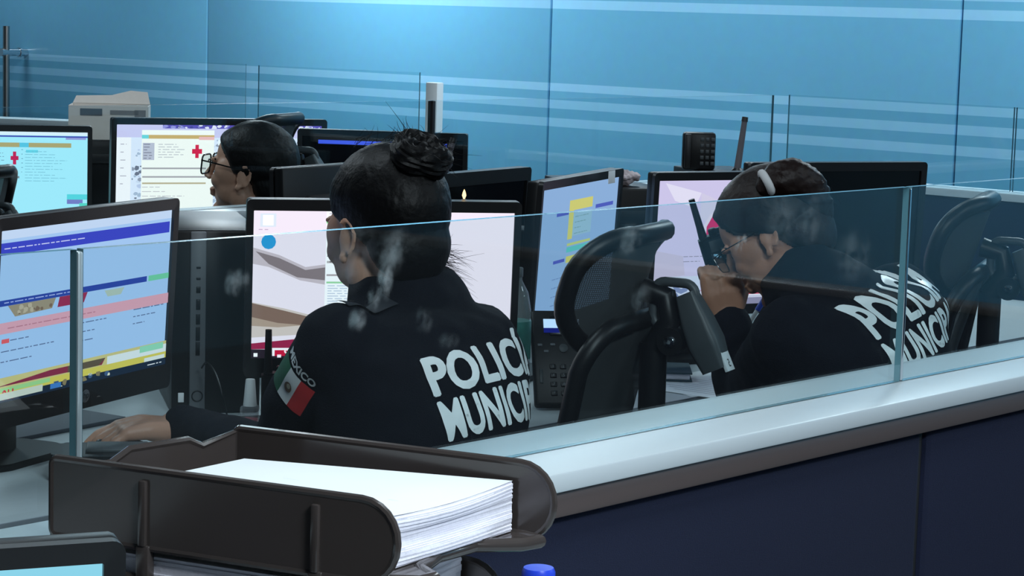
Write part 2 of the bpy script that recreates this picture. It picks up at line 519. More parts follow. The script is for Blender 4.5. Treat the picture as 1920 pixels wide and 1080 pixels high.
t = thing('cubicle_partition', 'low navy partition without glass added out of view to darken reflections in the front glass', 'partition', (5.0, -0.6, 0))  # added unseen panel, keeps the lower front glass reflections dark
MB().box((0, 0, 0.40), (0.08, 2.8, 0.80), 0.012).build('fabric_panel', M_NAVY, t)
MB().box((0, 0, 0.81), (0.10, 2.82, 0.02), 0.004).build('cap', M_RAIL, t)

t = thing('cubicle_partition', 'far partition with glass screen running behind the officers\' monitors', 'partition', (0, V2, 0))
JX2 = [0.2, 1.8, 4.275, 5.835]
for i in range(3):
    pane('glass_pane', JX2[i]+0.003, JX2[i+1]-0.003, 0, 1.033, TOP, 0.008, G_BACK, M_GEDGED, t)
MB().box((4.275, 0, (1.035+TOP)/2), (0.012, 0.018, TOP-1.036), 0.002).build('joint_strip', M_BLACK, t)
MB().box((3.05, 0, 1.02), (5.7, 0.12, 0.024), 0.004).build('cap', M_CAP, t)
MB().box((3.05, 0, 0.505), (5.68, 0.09, 1.005), 0.01).build('fabric_panel', M_NAVY, t)

t = thing('cubicle_partition', 'cross partition with glass screen at right, near the blue wall', 'partition', (5.93, 3.2, 0))
pane('glass_pane', 0.04-0.0, 0.835, 0, 1.033, TOP, 0.008, G_BACK, M_GEDGED, t, 'y')
pane('glass_pane', -1.5, 0.032, 0, 1.033, TOP, 0.008, G_BACK, M_GEDGED, t, 'y')
MB().box((0, -0.35, 1.02), (0.12, 2.34, 0.024), 0.004).build('cap', M_CAP, t)
MB().box((0, -0.35, 0.505), (0.09, 2.32, 1.005), 0.01).build('fabric_panel', M_NAVY, t)

t = thing('cubicle_partition', 'cross partition with glass screen at left centre, ending at a white post', 'partition', (6.0, 6.2, 0), radians(14))
pane('glass_pane', -0.40, 0.32, 0, 1.033, TOP, 0.008, G_BACK, M_GEDGED, t, 'y')
MB().box((0, -0.04, 1.02), (0.12, 0.8, 0.024), 0.004).build('cap', M_CAP, t)
MB().box((0, -0.04, 0.505), (0.09, 0.78, 1.005), 0.01).build('fabric_panel', M_NAVY, t)
wpost = PU(817, 170, 6.02)
MB().box((0, 0, 0), (0.05, 0.05, 1.246), 0.004, Matrix.Translation((0.02, wpost.y-6.2+0.09, 0.623))).build('post', M_WHITE, t)

t = thing('cubicle_partition', 'cross partition with glass screen at far left behind the glasses wearer\'s monitors', 'partition', (5.99, 6.66, 0), radians(30))
pane('glass_pane', 0.0, 1.6, 0, 1.033, TOP, 0.008, G_BACK, M_GEDGED, t, 'y')
MB().box((0, 0.8, 1.02), (0.12, 1.6, 0.024), 0.004).build('cap', M_CAP, t)
MB().box((0, 0.8, 0.505), (0.09, 1.58, 1.005), 0.01).build('fabric_panel', M_NAVY, t)


# ------------------------------------------------------------------ desks
def desk(label, x0, x1, y0, y1, legs=True):
    t = thing('office_desk', label, 'desk', ((x0+x1)/2, (y0+y1)/2, 0))
    w, d = x1-x0, y1-y0
    MB().box((0, 0, DESK-0.015), (w, d, 0.03), 0.003).build('desktop', M_DESK, t)
    MB().box((0, -d/2-0.002, DESK-0.016), (w, 0.004, 0.032), 0.001).build('edge_band', M_DESKEDGE, t)
    MB().box((0, d/2-0.05, 0.40), (w-0.1, 0.02, 0.62), 0.002).build('modesty_panel', M_LIGHTGREY, t)
    for sx in (-1, 1):
        MB().box((sx*(w/2-0.03), 0, 0.355), (0.03, d-0.1, 0.71), 0.003).build('side_panel', M_LIGHTGREY, t)
    return t


desk('long grey desk under the officers\' monitors and phone', 1.25, 5.75, 2.715, 3.92)
desk('grey desk beyond the far partition carrying lit monitors', 2.6, 5.6, 4.68, 5.9)
desk('grey desk in the foreground under the paper tray', 0.55, 2.2, 0.78, 1.60)


def pedestal(x, y, label):
    t = thing('drawer_pedestal', label, 'drawer unit', (x, y, 0), 0)
    MB().box((0, 0.25, 0.35), (0.42, 0.5, 0.69), 0.004).build('body', mat('pedestal_paint', (150, 160, 165), 0.5), t)
    for k in range(3):
        MB().box((0, -0.008, 0.135+0.225*k), (0.40, 0.018, 0.21), 0.003).build('drawer', MATS['pedestal_paint'], t)
        MB().box((-0.09, -0.018, 0.19+0.225*k), (0.09, 0.004, 0.03), 0.002).build('handle_recess', M_BLACK, t)
        MB().box((0.09, -0.018, 0.19+0.225*k), (0.09, 0.004, 0.03), 0.002).build('handle_recess', M_BLACK, t)


pedestal(3.62, 2.76, 'pale drawer pedestal with dark handle slots under the desk beside the right officer')


# ------------------------------------------------------------------ monitors
def screen_mesh(w, h, base, items, s):
    """base panel plus windows, bars and text lines as thin layers of light; u,v from the top left"""
    mb = MB(); mats = [emit(base, s)]; idx = {base: 0}
    def q(u0, v0, u1, v1, k, rgb, pts=None):
        if rgb not in idx: idx[rgb] = len(mats); mats.append(emit(rgb, s))
        mb.mi = idx[rgb]; y = -0.00012*k
        if pts: 
            vs = [mb.bm.verts.new(((u-0.5)*w, y, (0.5-v)*h)) for u, v in pts]
            f = mb.bm.faces.new(vs); f.material_index = mb.mi
        else:
            mb.quad(((u0-.5)*w, y, (.5-v1)*h), ((u1-.5)*w, y, (.5-v1)*h), ((u1-.5)*w, y, (.5-v0)*h), ((u0-.5)*w, y, (.5-v0)*h))
    q(0, 0, 1, 1, 0, base)
    k = 1
    for it in items:
        if it[0] == 'r': q(it[1], it[2], it[3], it[4], k, it[5])
        elif it[0] == 'p': q(0, 0, 0, 0, k, it[2], it[1])
        elif it[0] == 'lines':
            _, u0, v0, u1, v1, n, rgb, seed = it
            rn = random.Random(seed)
            for j in range(n):
                v = v0+(v1-v0)*j/max(1, n-1); u = u0; end = u0+(u1-u0)*rn.uniform(0.35, 1.0)
                while u < end:
                    l = rn.uniform(0.01, 0.05)
                    q(u, v, min(u+l, end), v+0.006, k, rgb); u += l+0.008
        elif it[0] == 'blot':
            _, u0, v0, u1, v1, n, cols, seed = it
            rn = random.Random(seed)
            for j in range(n):
                cu, cv = rn.uniform(u0, u1), rn.uniform(v0, v1); r = rn.uniform(0.006, 0.028)
                pts = [(min(max(cu+r*0.7*rn.uniform(.5, 1)*cos(a), u0), u1), min(max(cv+r*rn.uniform(.5, 1)*sin(a), v0), v1)) for a in [2*pi*i/7 for i in range(7)]]
                q(0, 0, 0, 0, k+j % 5, cols[j % len(cols)], pts)
            k += 5
        k += 1
    return mb, mats


def monitor(label, cx, cy, k, yaw, w, h, bez, base, items, s=1.0, tilt=5.0, name='computer_monitor', texts=(), logo='circle', off=False, floor_z=DESK, back=False, sb=0.0):
    c = P(cx, cy, k); phi = radians(yaw-48.87)
    t = thing(name, label, 'monitor', (c.x, c.y, floor_z), phi)
    hc = c.z-floor_z
    T = Matrix.Translation((0, 0, hc)) @ Matrix.Rotation(radians(tilt), 4, 'X')
    sd, tp, bt = bez; W = w+2*sd; H = h+tp+bt; zc = (tp-bt)/2
    mb = MB(); mb.box((0, 0.019, zc), (W-0.002, 0.026, H-0.002), 0.006); mb.box((0, 0.037, zc-0.01), (W*0.72, 0.03, H*0.66), 0.012)
    mb.bm.transform(T); mb.build('casing', M_BLACK, t)
    # bezel: outer rounded outline with the screen opening
    mb = MB(); y0, y1 = -0.004, 0.007
    out = [(x, z+zc) for x, z in rrect(W, H, 0.010, 5)]
    inn = [(x, z) for x, z in rrect(w, h, 0.0015, 5)]
    n = len(out)
    def ring(p, y): return [mb.bm.verts.new((a, y, b)) for a, b in p]
    O0, O1, I0, I1 = ring(out, y0), ring(out, y1), ring(inn, y0+0.0015), ring(inn, y1-0.003)
    for j in range(n):
        j2 = (j+1) % n
        for A, B in ((O0, I0), (O1, O0), (I0, I1)):
            f = mb.bm.faces.new((A[j], A[j2], B[j2], B[j]))
    mb.bm.transform(T); mb.build('bezel', M_BEZEL, t)
    if off:
        mb = MB(); mb.quad((-w/2, 0.002, -h/2), (w/2, 0.002, -h/2), (w/2, 0.002, h/2), (-w/2, 0.002, h/2))
        if items:
            for it in items:
                mb.mi = 1; mb.quad(((it[1]-.5)*w, 0.0015, (.5-it[4])*h), ((it[3]-.5)*w, 0.0015, (.5-it[4])*h), ((it[3]-.5)*w, 0.0015, (.5-it[2])*h), ((it[1]-.5)*w, 0.0015, (.5-it[2])*h))
        mb.bm.transform(T); mb.build('screen', [mat('dark_screen_glass', (14, 17, 20), 0.15, spec=0.5, bump=0.01, bscale=5)]+([emit(items[0][5], s)] if items else []), t, smooth=False)
    else:
        mb, mats = screen_mesh(w, h, base, items, s)
        mb.bm.transform(T @ Matrix.Translation((0, 0.0025, 0))); scr = mb.build('screen', mats, t, smooth=False)
        for (body, size, u, v, rgb, bold) in texts:
            flat_text('screen_text', body, size, T @ Matrix.Translation(((u-.5)*w, -0.0012, (.5-v)*h)) @ YZ, emit(rgb, s), scr, bold)
    if logo == 'circle':
        mb = MB(); mb.lathe([(0.011, 0), (0.011, 0.0006), (0.0105, 0.0008)], 24, T @ Matrix.Translation((0, y0-0.0002, -h/2-bt*0.5)) @ Matrix.Rotation(pi/2, 4, 'X'))
        b = mb.build('badge', mat('badge_silver', (120, 125, 130), 0.4, 0.6), t)
        flat_text('badge_letters', 'hp', 0.016, T @ Matrix.Translation((0, y0-0.0015, -h/2-bt*0.5-0.0035)) @ YZ, M_BLACK, b)
    if back:
        b = MB(); R = 0.024
        b.tube([(R*cos(a), 0.0535, R*sin(a)+0.03) for a in [2*pi*i/32 for i in range(32)]], 0.0012, 6, closed=True)
        b.bm.transform(T); lg = b.build('round_logo', M_GREYPL, t)
        flat_text('logo_letters', 'DELL', 0.017, T @ Matrix.Translation((0, 0.0535, 0.024)) @ Matrix.Rotation(pi, 4, 'Z') @ YZ, M_GREYPL, lg, 0.0005)
    mb = MB(); mb.box((0, 0.075+sb, hc*0.5), (0.09, 0.022, hc), 0.006); mb.box((0, 0.06+sb*0.5, hc-0.01), (0.09, 0.05+sb, 0.09), 0.008)
    mb.build('stand_neck', M_BLACK, t)
    MB().prism(rrect(0.24, 0.16, 0.05, 6), 0, 0.012, Matrix.Translation((0, 0.07+sb, 0)), 0.003).build('stand_base', M_BLACK, t)
    return t


HPB = (0.014, 0.020, 0.042)
WHT, PINK, GOLD, GRY, LG = (248, 250, 255), (236, 226, 240), (214, 170, 96), (130, 130, 140), (200, 205, 215)
BLUE = (58, 70, 190)
# left monitor behind the glass, list on screen
L_IT = [('r', 0, 0.0, 1, 0.055, (190, 212, 240)), ('r', 0.0, 0.075, 0.99, 0.145, BLUE), ('lines', 0.03, 0.105, 0.9, 0.108, 1, (190, 200, 240), 3),
        ('r', 0.0, 0.405, 0.86, 0.44, (40, 66, 160)), ('r', 0.87, 0.405, 1, 0.44, (110, 200, 160)), ('lines', 0.04, 0.418, 0.6, 0.42, 1, (160, 175, 230), 9),
        ('p', [(0.06, .44), (0.32, .44), (0.30, .50), (0.10, .51)], (150, 140, 120)), ('p', [(0.34, .44), (0.5, .44), (0.48, .50), (0.33, .50)], (150, 40, 80)),
        ('p', [(0.6, .45), (0.72, .45), (0.7, .49), (0.62, .49)], (170, 190, 180)), ('blot', .08, .445, .30, .50, 12, [(120, 100, 84), (180, 170, 150)], 5),
        ('r', 0.0, 0.535, 1, 0.60, (214, 160, 178)), ('lines', 0.06, 0.567, 0.8, 0.57, 1, (180, 120, 140), 12),
        ('lines', 0.03, 0.64, 0.36, 0.76, 3, (90, 110, 150), 21), ('lines', 0.45, 0.62, 0.62, 0.73, 3, (90, 110, 150), 22), ('lines', 0.78, 0.60, 0.98, 0.69, 3, (90, 110, 150), 23),
        ('r', 0.03, 0.63, 0.07, 0.655, (220, 90, 100)), ('r', 0.005, 0.74, 0.025, 0.765, (220, 190, 90)),
        ('p', [(0, .855), (1, .845), (1, 1), (0, 1)], (196, 190, 130)), ('p', [(0, .905), (0.3, .87), (0.62, .87), (0.6, .91)], (130, 44, 70)), ('p', [(0.4, .87), (0.62, .87), (0.58, .91), (.4, .91)], (90, 80, 66)),
        ('r', 0.63, 0.865, 1, 0.915, (214, 226, 230)), ('r', 0.83, 0.85, 0.98, 0.89, (140, 210, 180)),
        ('r', 0.0, 0.915, 1, 0.955, (206, 196, 90)), ('r', 0, .915, .3, .94, (150, 205, 140)), ('r', 0.0, 0.955, 1, 1.0, (24, 40, 60)), ('r', 0.0, 0.945, 0.26, 0.985, (196, 206, 196)), ('r', .86, .93, .99, .955, (214, 224, 222)),
        ('blot', 0.28, 0.945, 0.66, 0.985, 18, [(210, 216, 200), (130, 120, 90), (60, 90, 130)], 8), ('r', .3, .955, .36, .985, (60, 120, 190)),
        ('lines', 0.88, 0.975, 0.98, 0.978, 1, (220, 224, 230), 2)]
monitor('monitor showing a web list with blue header bars, at left behind the front glass', 165, 566, 3.70, 66, 0.487, 0.274, HPB, (160, 196, 238), L_IT, 1.02, 3, sb=0.11,
        texts=[('911', 0.022, 0.075, 0.985, (200, 30, 60), 0.0006)])
# officer's own monitor
A_IT = [('r', 0, 0, 1, 1, PINK),
        ('p', [(0, .25), (.10, .30), (.20, .38), (.28, .36), (.28, .50), (.18, .47), (.06, .38), (0, .36)], (196, 184, 194)), ('p', [(.01, .275), (.10, .32), (.20, .40), (.28, .38), (.28, .47), (.17, .45), (.06, .36)], (130, 118, 124)),
        ('p', [(0, .62), (.12, .66), (.28, .73), (.28, .83), (0, .86)], (206, 194, 190)), ('p', [(0, .625), (.12, .675), (.28, .745), (.28, .78), (.1, .77), (0, .74)], (126, 102, 92)), ('p', [(0, .72), (.1, .76), (.2, .775), (.1, .79), (0, .78)], (170, 150, 136)),
        ('p', [(0, .90), (.28, .85), (.28, .93), (0, .94)], (150, 34, 74)), ('p', [(.2, .855), (1, .84), (1, .9), (.28, .93)], (120, 20, 60)), ('p', [(.28, .90), (1, .88), (1, .94), (.28, .94)], (226, 214, 224)),
        ('r', 0, 0.94, 1, 1, (36, 28, 40)),
        ('p', [(.36, .99), (.42, .935), (.50, .92), (.58, .935), (.62, .99)], (70, 120, 200)), ('p', [(.40, .99), (.44, .95), (.5, .94), (.55, .95), (.58, .99)], (214, 240, 255)),
        ('r', .07, .93, .25, .985, (250, 246, 252)), ('r', .09, .945, .25, .985, (196, 20, 60)),
        ('r', .01, .965, .025, .99, (250, 250, 255)), ('r', .06, .975, .075, .995, (230, 120, 140)), ('r', .10, .975, .115, .995, (255, 240, 250)),
        ('r', .025, .02, .085, .11, (214, 226, 240)), ('r', .035, .03, .075, .10, (250, 252, 255)), ('lines', .02, .125, .09, .127, 1, (190, 170, 200), 4),
        ('p', [(.03+.035*(1+cos(a))*.8, .21+.05*sin(a)) for a in [2*pi*i/12 for i in range(12)]], (40, 150, 210)),
        ('r', 0.275, 0.0, 0.73, 0.83, WHT), ('r', .285, .015, .36, .02, (160, 160, 180)), ('r', 0.275, .045, .73, .082, (236, 178, 92)), ('r', .275, .045, .375, .082, (120, 214, 140)),
        ('lines', .28, .10, .72, .102, 1, (120, 120, 130), 31), ('r', .28, .115, .46, .185, (226, 186, 170)), ('lines', .29, .125, .44, .16, 3, (230, 130, 80), 33), ('lines', .48, .13, .72, .20, 3, LG, 34),
        ('r', .28, .20, .46, .285, (214, 200, 190)), ('lines', .29, .21, .45, .27, 4, (150, 130, 110), 35), ('lines', .28, .30, .72, .302, 1, (110, 110, 116), 36),
        ('r', .28, .335, .73, .35, (176, 172, 176)), ('lines', .29, .338, .72, .34, 1, (90, 84, 84), 37), ('r', .28, .425, .73, .437, (170, 160, 166)), ('r', .28, .475, .73, .487, (206, 178, 120)), ('r', .28, .475, .42, .487, (150, 210, 160)),
        ('lines', .285, .50, .66, .745, 15, (186, 200, 222), 38), ('r', .28, .755, .73, .775, (206, 216, 234)),
        ('r', .28, .80, .5, .825, (250, 250, 252)), ('r', .5, .80, .73, .825, (206, 170, 110)), ('r', .275, .825, .73, .832, (60, 50, 70))]
monitor('bright monitor the bun-haired officer is facing, white form window on a pale wallpaper', 719, 535, 4.13, 11.5, 0.482, 0.275, (0.013, 0.021, 0.036), PINK, A_IT, 1.12, 4,
        texts=[('911', 0.019, 0.155, 0.985, (255, 235, 240), 0.0006)])
# phone-side monitor with yellow table
R_IT = [('r', .36, .12, .66, .20, (206, 206, 120)), ('r', .36, .20, .42, .42, (206, 206, 120)), ('r', .42, .22, .66, .40, (150, 190, 214)), ('lines', .44, .25, .62, .38, 4, (120, 160, 170), 2), ('r', .36, .48, .66, .52, (96, 196, 196)), ('r', .36, .45, .66, .47, (190, 206, 130)), ('r', .36, .55, .66, .60, (206, 206, 120)),
        ('r', .70, .19, .94, .22, (80, 96, 190)), ('r', .20, .20, .35, .225, (80, 96, 190)), ('r', .20, .56, .34, .585, (80, 96, 190)), ('r', .68, .555, .82, .58, (70, 90, 180)), ('r', .83, .56, .92, .58, (110, 200, 160)), ('lines', .2, .7, .8, .9, 4, (110, 140, 190), 6)]
monitor('angled monitor with a yellow table on screen, behind the desk phone', 1084, 464, 4.74, 69, 0.487, 0.274, (0.013, 0.018, 0.03), (142, 178, 222), R_IT, 0.95, 3, logo=None, sb=0.09)
# dark monitor behind
monitor('switched off monitor between the bun-haired officer\'s screen and the yellow table screen', 868, 465, 4.88, 58, 0.487, 0.274, (0.013, 0.03, 0.03), (0, 0, 0), None, tilt=3, logo=None, off=True)
# right officer's monitor, lilac wallpaper
C_IT = [('p', [(.05, .02), (.30, .10), (.26, .22), (.12, .16)], (226, 224, 246)), ('p', [(.30, .1), (.5, .2), (.46, .4), (.3, .3)], (210, 206, 232)), ('p', [(0, .55), (.2, .6), (.22, .75), (0, .8)], (200, 192, 220)),
        ('p', [(.33, .50), (.33, .36), (.37, .27), (.44, .225), (.54, .22), (.62, .27), (.66, .36), (.66, .50), (.60, .55), (.4, .55)], (222, 214, 236)),
        ('p', [(.35, .49), (.35, .37), (.385, .29), (.45, .25), (.53, .245), (.61, .29), (.64, .37), (.64, .49), (.6, .53), (.39, .53)], (196, 40, 104)),
        ('p', [(.42, .46), (.44, .36), (.53, .36), (.55, .46)], (226, 220, 240)),
        ('r', 0, .875, 1, .885, (206, 150, 180)), ('r', .0, .885, 1, .95, (216, 214, 236)), ('r', 0, .95, 1, 1, (150, 146, 176)),
        ('r', .02, .80, .07, .93, (196, 150, 170)), ('p', [(.10, .76), (.32, .76), (.34, .94), (.08, .94)], (206, 216, 240)), ('p', [(.13, .82), (.2, .86), (.27, .82), (.24, .88), (.2, .9), (.16, .88)], (130, 146, 190)), ('p', [(.13, .92), (.17, .89), (.2, .94), (.24, .89), (.28, .92), (.24, .96), (.16, .96)], (130, 146, 190)),
        ('r', .62, .885, .80, .93, (246, 240, 252)), ('r', .63, .893, .79, .922, (216, 80, 110)),
        ('lines', .20, .60, .52, .64, 2, (150, 146, 170), 3)]
monitor('monitor with lilac wallpaper and a crimson arch, in front of the radio-holding officer', 1364, 455, 4.93, 28, 0.372, 0.278, (0.014, 0.018, 0.022), (206, 200, 236), C_IT, 0.98, 3, logo=None, sb=0.12)
monitor('large switched off monitor behind the radio-holding officer\'s ponytail', 1566, 425, 5.50, 26, 0.487, 0.274, (0.016, 0.022, 0.03), (0, 0, 0), None, tilt=3, logo=None, off=True)
# beyond the far partition
W1 = [('r', 0, 0, 1, .04, (224, 244, 255)), ('r', 0, .045, 1, .062, (70, 80, 180)), ('r', .78, .062, 1, .085, (150, 160, 220)), ('r', 0, .125, .84, .175, (176, 168, 120)), ('r', .28, .125, .38, .175, (90, 200, 230)), ('r', .35, .205, .48, .235, (100, 216, 236)),
      ('lines', .34, .22, .8, .55, 11, (120, 190, 214), 51), ('lines', .30, .2, .32, .45, 6, (90, 150, 180), 52), ('lines', .0, .24, .14, .36, 4, (100, 140, 170), 53),
      ('p', [(.21, .225), (.245, .225), (.245, .37), (.21, .37)], (196, 40, 90)), ('p', [(.185, .275), (.27, .275), (.27, .32), (.185, .32)], (196, 40, 90)),
      ('r', .0, .5, .28, .525, (120, 140, 150)), ('r', .82, .70, 1, .76, (90, 216, 226)), ('r', .82, .76, .96, .81, (120, 130, 200)), ('r', .93, .80, 1, .84, (90, 216, 200)), ('r', 0, 1-.04, .28, 1, (196, 186, 150))]
def shift_u(items, f):
    out = []
    for it in items:
        if it[0] == 'p': out.append(('p', [(f(u, v), v) for u, v in it[1]], it[2]))
        else: out.append((it[0], f(it[1], it[2]), it[2], f(it[3], it[4]), it[4])+tuple(it[5:]))
    return out


W1 = W1[:2]+shift_u(W1[2:], lambda u, v: u*0.57+0.42 if v < 0.66 or v > 0.9 else 0.30+u*0.70)
monitor('cyan-tinted form screen at far left edge, beyond the far partition', 12, 330, 6.85, 14, 0.487, 0.274, (0.014, 0.02, 0.03), (166, 238, 255), W1, 1.1, 3, logo=None)
W2 = [('r', 0, .0, 1, .12, (206, 206, 244)), ('r', .22, .0, 1, .035, (90, 80, 180)), ('blot', .22, .0, 1, .035, 60, [(70, 66, 150), (230, 232, 250), (150, 150, 220)], 61), ('r', .66, .005, .72, .04, (236, 130, 150)),
      ('r', 0, .12, .07, 1, (246, 250, 255)), ('lines', .02, .18, .05, .55, 6, (150, 150, 170), 62), ('blot', .075, .12, 1, 1, 620, [(150, 160, 180), (206, 222, 244), (226, 238, 255), (110, 120, 140), (190, 206, 236), (170, 190, 214)], 63),
      ('r', .56, .14, .66, .19, (240, 250, 255)), ('r', .67, .14, .78, .19, (240, 250, 255)),
      ('r', .165, .05, .54, 1, (250, 255, 250)), ('r', .165, .095, .54, .13, (206, 176, 110)), ('r', .165, .095, .20, .13, (110, 214, 220)), ('r', .46, .11, .54, .14, (240, 190, 190)), ('r', .17, .17, .23, .33, (190, 196, 214)), ('lines', .175, .18, .225, .31, 6, (110, 110, 130), 64), ('lines', .25, .18, .40, .30, 6, (180, 186, 196), 65),
      ('p', [(.442, .185), (.46, .185), (.46, .31), (.442, .31)], (214, 40, 80)), ('p', [(.425, .225), (.477, .225), (.477, .27), (.425, .27)], (214, 40, 80)),
      ('r', .17, .40, .50, .415, (170, 170, 176)), ('r', .17, .48, .50, .495, (170, 170, 176)), ('r', .17, .54, .50, .555, (190, 180, 150)), ('lines', .17, .58, .4, .75, 5, (190, 190, 200), 66), ('r', .165, .93, .54, .96, (226, 206, 150))]
W2 = W2[:7]+shift_u(W2[7:], lambda u, v: (u-0.165)*0.93+0.12)
monitor('monitor with a form over a grey aerial map, behind the glasses wearer\'s face', 412, 334, 6.75, 22, 0.63, 0.32, (0.016, 0.02, 0.03), (222, 236, 255), W2, 1.1, 3, logo=None)
monitor('dark monitor with one blue bar, right of the glasses wearer\'s headrest', 716, 340, 6.75, -4, 0.487, 0.26, (0.014, 0.022, 0.03), (0, 0, 0), [('r', .10, .04, .90, .085, (66, 96, 236))], 1.0, 3, logo=None, off=True)
# dark monitor seen from behind
monitor('black monitor seen from behind, left of the bun-haired officer\'s head', 644, 432, 5.05, 238, 0.487, 0.265, (0.014, 0.02, 0.03), (0, 0, 0), None, tilt=3, logo=None, off=True, back=True)
# foreground monitor at lower left
F_IT = [('lines', .40, .145, .9, .20, 3, (96, 150, 176), 71), ('blot', .66, .12, .95, .24, 10, [(110, 164, 190), (120, 176, 200)], 72)]
monitor('foreground monitor with a cyan screen in the lower left corner', -340, 1420, 1.60, 23, 0.405, 0.26, (0.016, 0.017, 0.03), (140, 212, 234), F_IT, 1.0, 3, logo=None)

# ------------------------------------------------------------------ mesh office chairs
def mesh_chair(label, loc, heading):
    t = thing('office_chair', label, 'office chair', (loc[0], loc[1], 0), radians(heading-90))
    mb = MB()
    mb.lathe([(0.05, 0.07), (0.045, 0.11), (0.03, 0.12)], 20)
    for k in range(5):
        a = 2*pi*k/5+0.3; mb.cone((0.03*cos(a), 0.03*sin(a), 0.10), (0.25*cos(a), 0.25*sin(a), 0.075), 0.026, 0.017, 12)
    mb.build('star_base', M_BLACK, t)
    for k in range(5):
        a = 2*pi*k/5+0.3
        MB().lathe([(0.012, -0.012), (0.03, -0.012), (0.032, 0), (0.03, 0.012), (0.012, 0.012)], 16, Matrix.Translation((0.25*cos(a), 0.25*sin(a), 0.033)) @ Matrix.Rotation(a+pi/2, 4, 'Z') @ Matrix.Rotation(pi/2, 4, 'X')).build('caster', M_BLACK, t)
    MB().lathe([(0.028, 0.11), (0.028, 0.30), (0.018, 0.305), (0.018, 0.42)], 18).build('gas_column', M_BLACK, t)
    MB().prism(rrect(0.44, 0.45, 0.10, 8), 0.43, 0.50, Matrix.Translation((0, 0.0, 0)), 0.01).build('seat', M_MESHFAB, t)
    def by(z): return -0.225-0.08*((z-0.52)/0.48)+0.03*sin(pi*(z-0.52)/0.48)
    loop = [(x, by(z+0.76)+0.035*(x/0.22)**2, z+0.76) for x, z in [(a*(1-0.10*(b+0.25)/0.50), b) for a, b in rrect(0.40, 0.48, 0.075, 7)]]
    MB().tube(loop, 0.017, 10, closed=True).build('back_frame', M_BLACK, t)
    MB().grid(lambda u, v: Vector(((u-.5)*0.38*(1-0.10*v), by(0.53+0.46*v)+0.035*((u-.5)*2)**2, 0.53+0.46*v)), 10, 12).build('back_mesh', M_BACKMESH, t)
    MB().tube([(0, -0.10, 0.42), (0, -0.24, 0.45), (0, -0.285, 0.60), (0, -0.315, 0.80), (0, -0.315, 0.96)], [0.03, 0.03, 0.026, 0.024, 0.024], 12).build('spine', M_BLACK, t)
    # headrest: a curved loop with wings, mesh inside
    HZ = 1.045
    def hy(x, z): return -0.285+0.075*(x/0.165)**2-0.30*(z-HZ)
    hl = [(x, hy(x, z+HZ), z+HZ+0.02*(x/0.165)**2) for x, z in rrect(0.310, 0.200, 0.088, 9)]
    h = MB().tube(hl, 0.0175, 12, closed=True).build('headrest_frame', M_BLACK, t)
    def hm(u, v):
        x = (u-.5)*0.285; lim = 0.090*math.sqrt(max(0, 1-max(0, abs(x)-0.075)**2/0.078**2)); z = HZ+(v-.5)*2*lim
        return Vector((x, hy(x, z)+0.004, z+0.02*(x/0.165)**2))
    MB().grid(hm, 14, 6).build('headrest_mesh', M_BACKMESH, h)
    MB().tube([(0, -0.315, 0.95), (0, -0.345, 1.0), (0, -0.335, 1.04), (0, -0.292, 1.05)], [0.024, 0.022, 0.02, 0.022], 12).build('headrest_bracket', M_BLACK, t)
    # hanger loop and arm behind the headrest
    yz = Matrix(((0, 0, 1, 0), (-1, 0, 0, 0), (0, 1, 0, 0), (0, 0, 0, 1)))
    lp = [(0.0, -y-0.0, z) for y, z in [(a-0.0, b) for a, b in rrect(0.076, 0.078, 0.02, 5)]]
    lp = [(0, y-0.350, z+1.028) for _, y, z in lp]
    MB().tube(lp, 0.0085, 10, closed=True).build('hanger_loop', M_GREYPL, t)
    a0 = Vector((0, -0.372, 1.05)); a1 = Vector((0, -0.436, 0.915)); d = (a1-a0).normalized(); q = d.to_track_quat('Z', 'X').to_matrix().to_4x4()
    mb = MB(); R = []
    for k, (w, l) in enumerate(((0.020, 0), (0.030, .05), (0.034, .09), (0.032, .105), (0.026, .14))):
        R.append([a0+d*l+(q.to_3x3() @ Vector((x*w/0.03, y, 0))) for x, y in rrect(0.05, 0.05*w/0.03, 0.01*w/0.03, 3)])
    mb.loft(R); arm = mb.build('hanger_arm', M_GREYPL, t)
    lb = MB(); nrm = Vector((0, d.z, -d.y)).normalized()
    if nrm.y > 0: nrm = -nrm
    lm = Matrix(((1, d.x, nrm.x, 0), (0, d.y, nrm.y, 0), (0, d.z, nrm.z, 0), (0, 0, 0, 1)))
    lc = a0+d*0.125+nrm*0.022
    lb.box((0, 0, 0), (0.034, 0.05, 0.006), 0.001, Matrix.Translation(lc) @ lm); lbl = lb.build('label', M_PAPER, arm)
    flat_text('label_print', '5', 0.02, Matrix.Translation(lc+nrm*0.0035+d*0.018) @ lm @ Matrix.Rotation(pi, 4, 'Z'), M_BLACKINK, lbl)
    MB().lathe([(0.011, 0), (0.011, 0.004), (0.009, 0.007), (0.004, 0.008), (0.004, 0.005)], 20, Matrix.Translation((-0.028, -0.355, 0.968)) @ Matrix.Rotation(-pi/2, 4, 'Y')).build('bolt', M_CHROME, t)
    MB().lathe([(0.022, -0.03), (0.024, 0.03)], 20, Matrix.Translation((0, -0.355, 0.968)) @ Matrix.Rotation(-pi/2, 4, 'Y')).build('pivot_hub', M_BLACK, t)
    return t


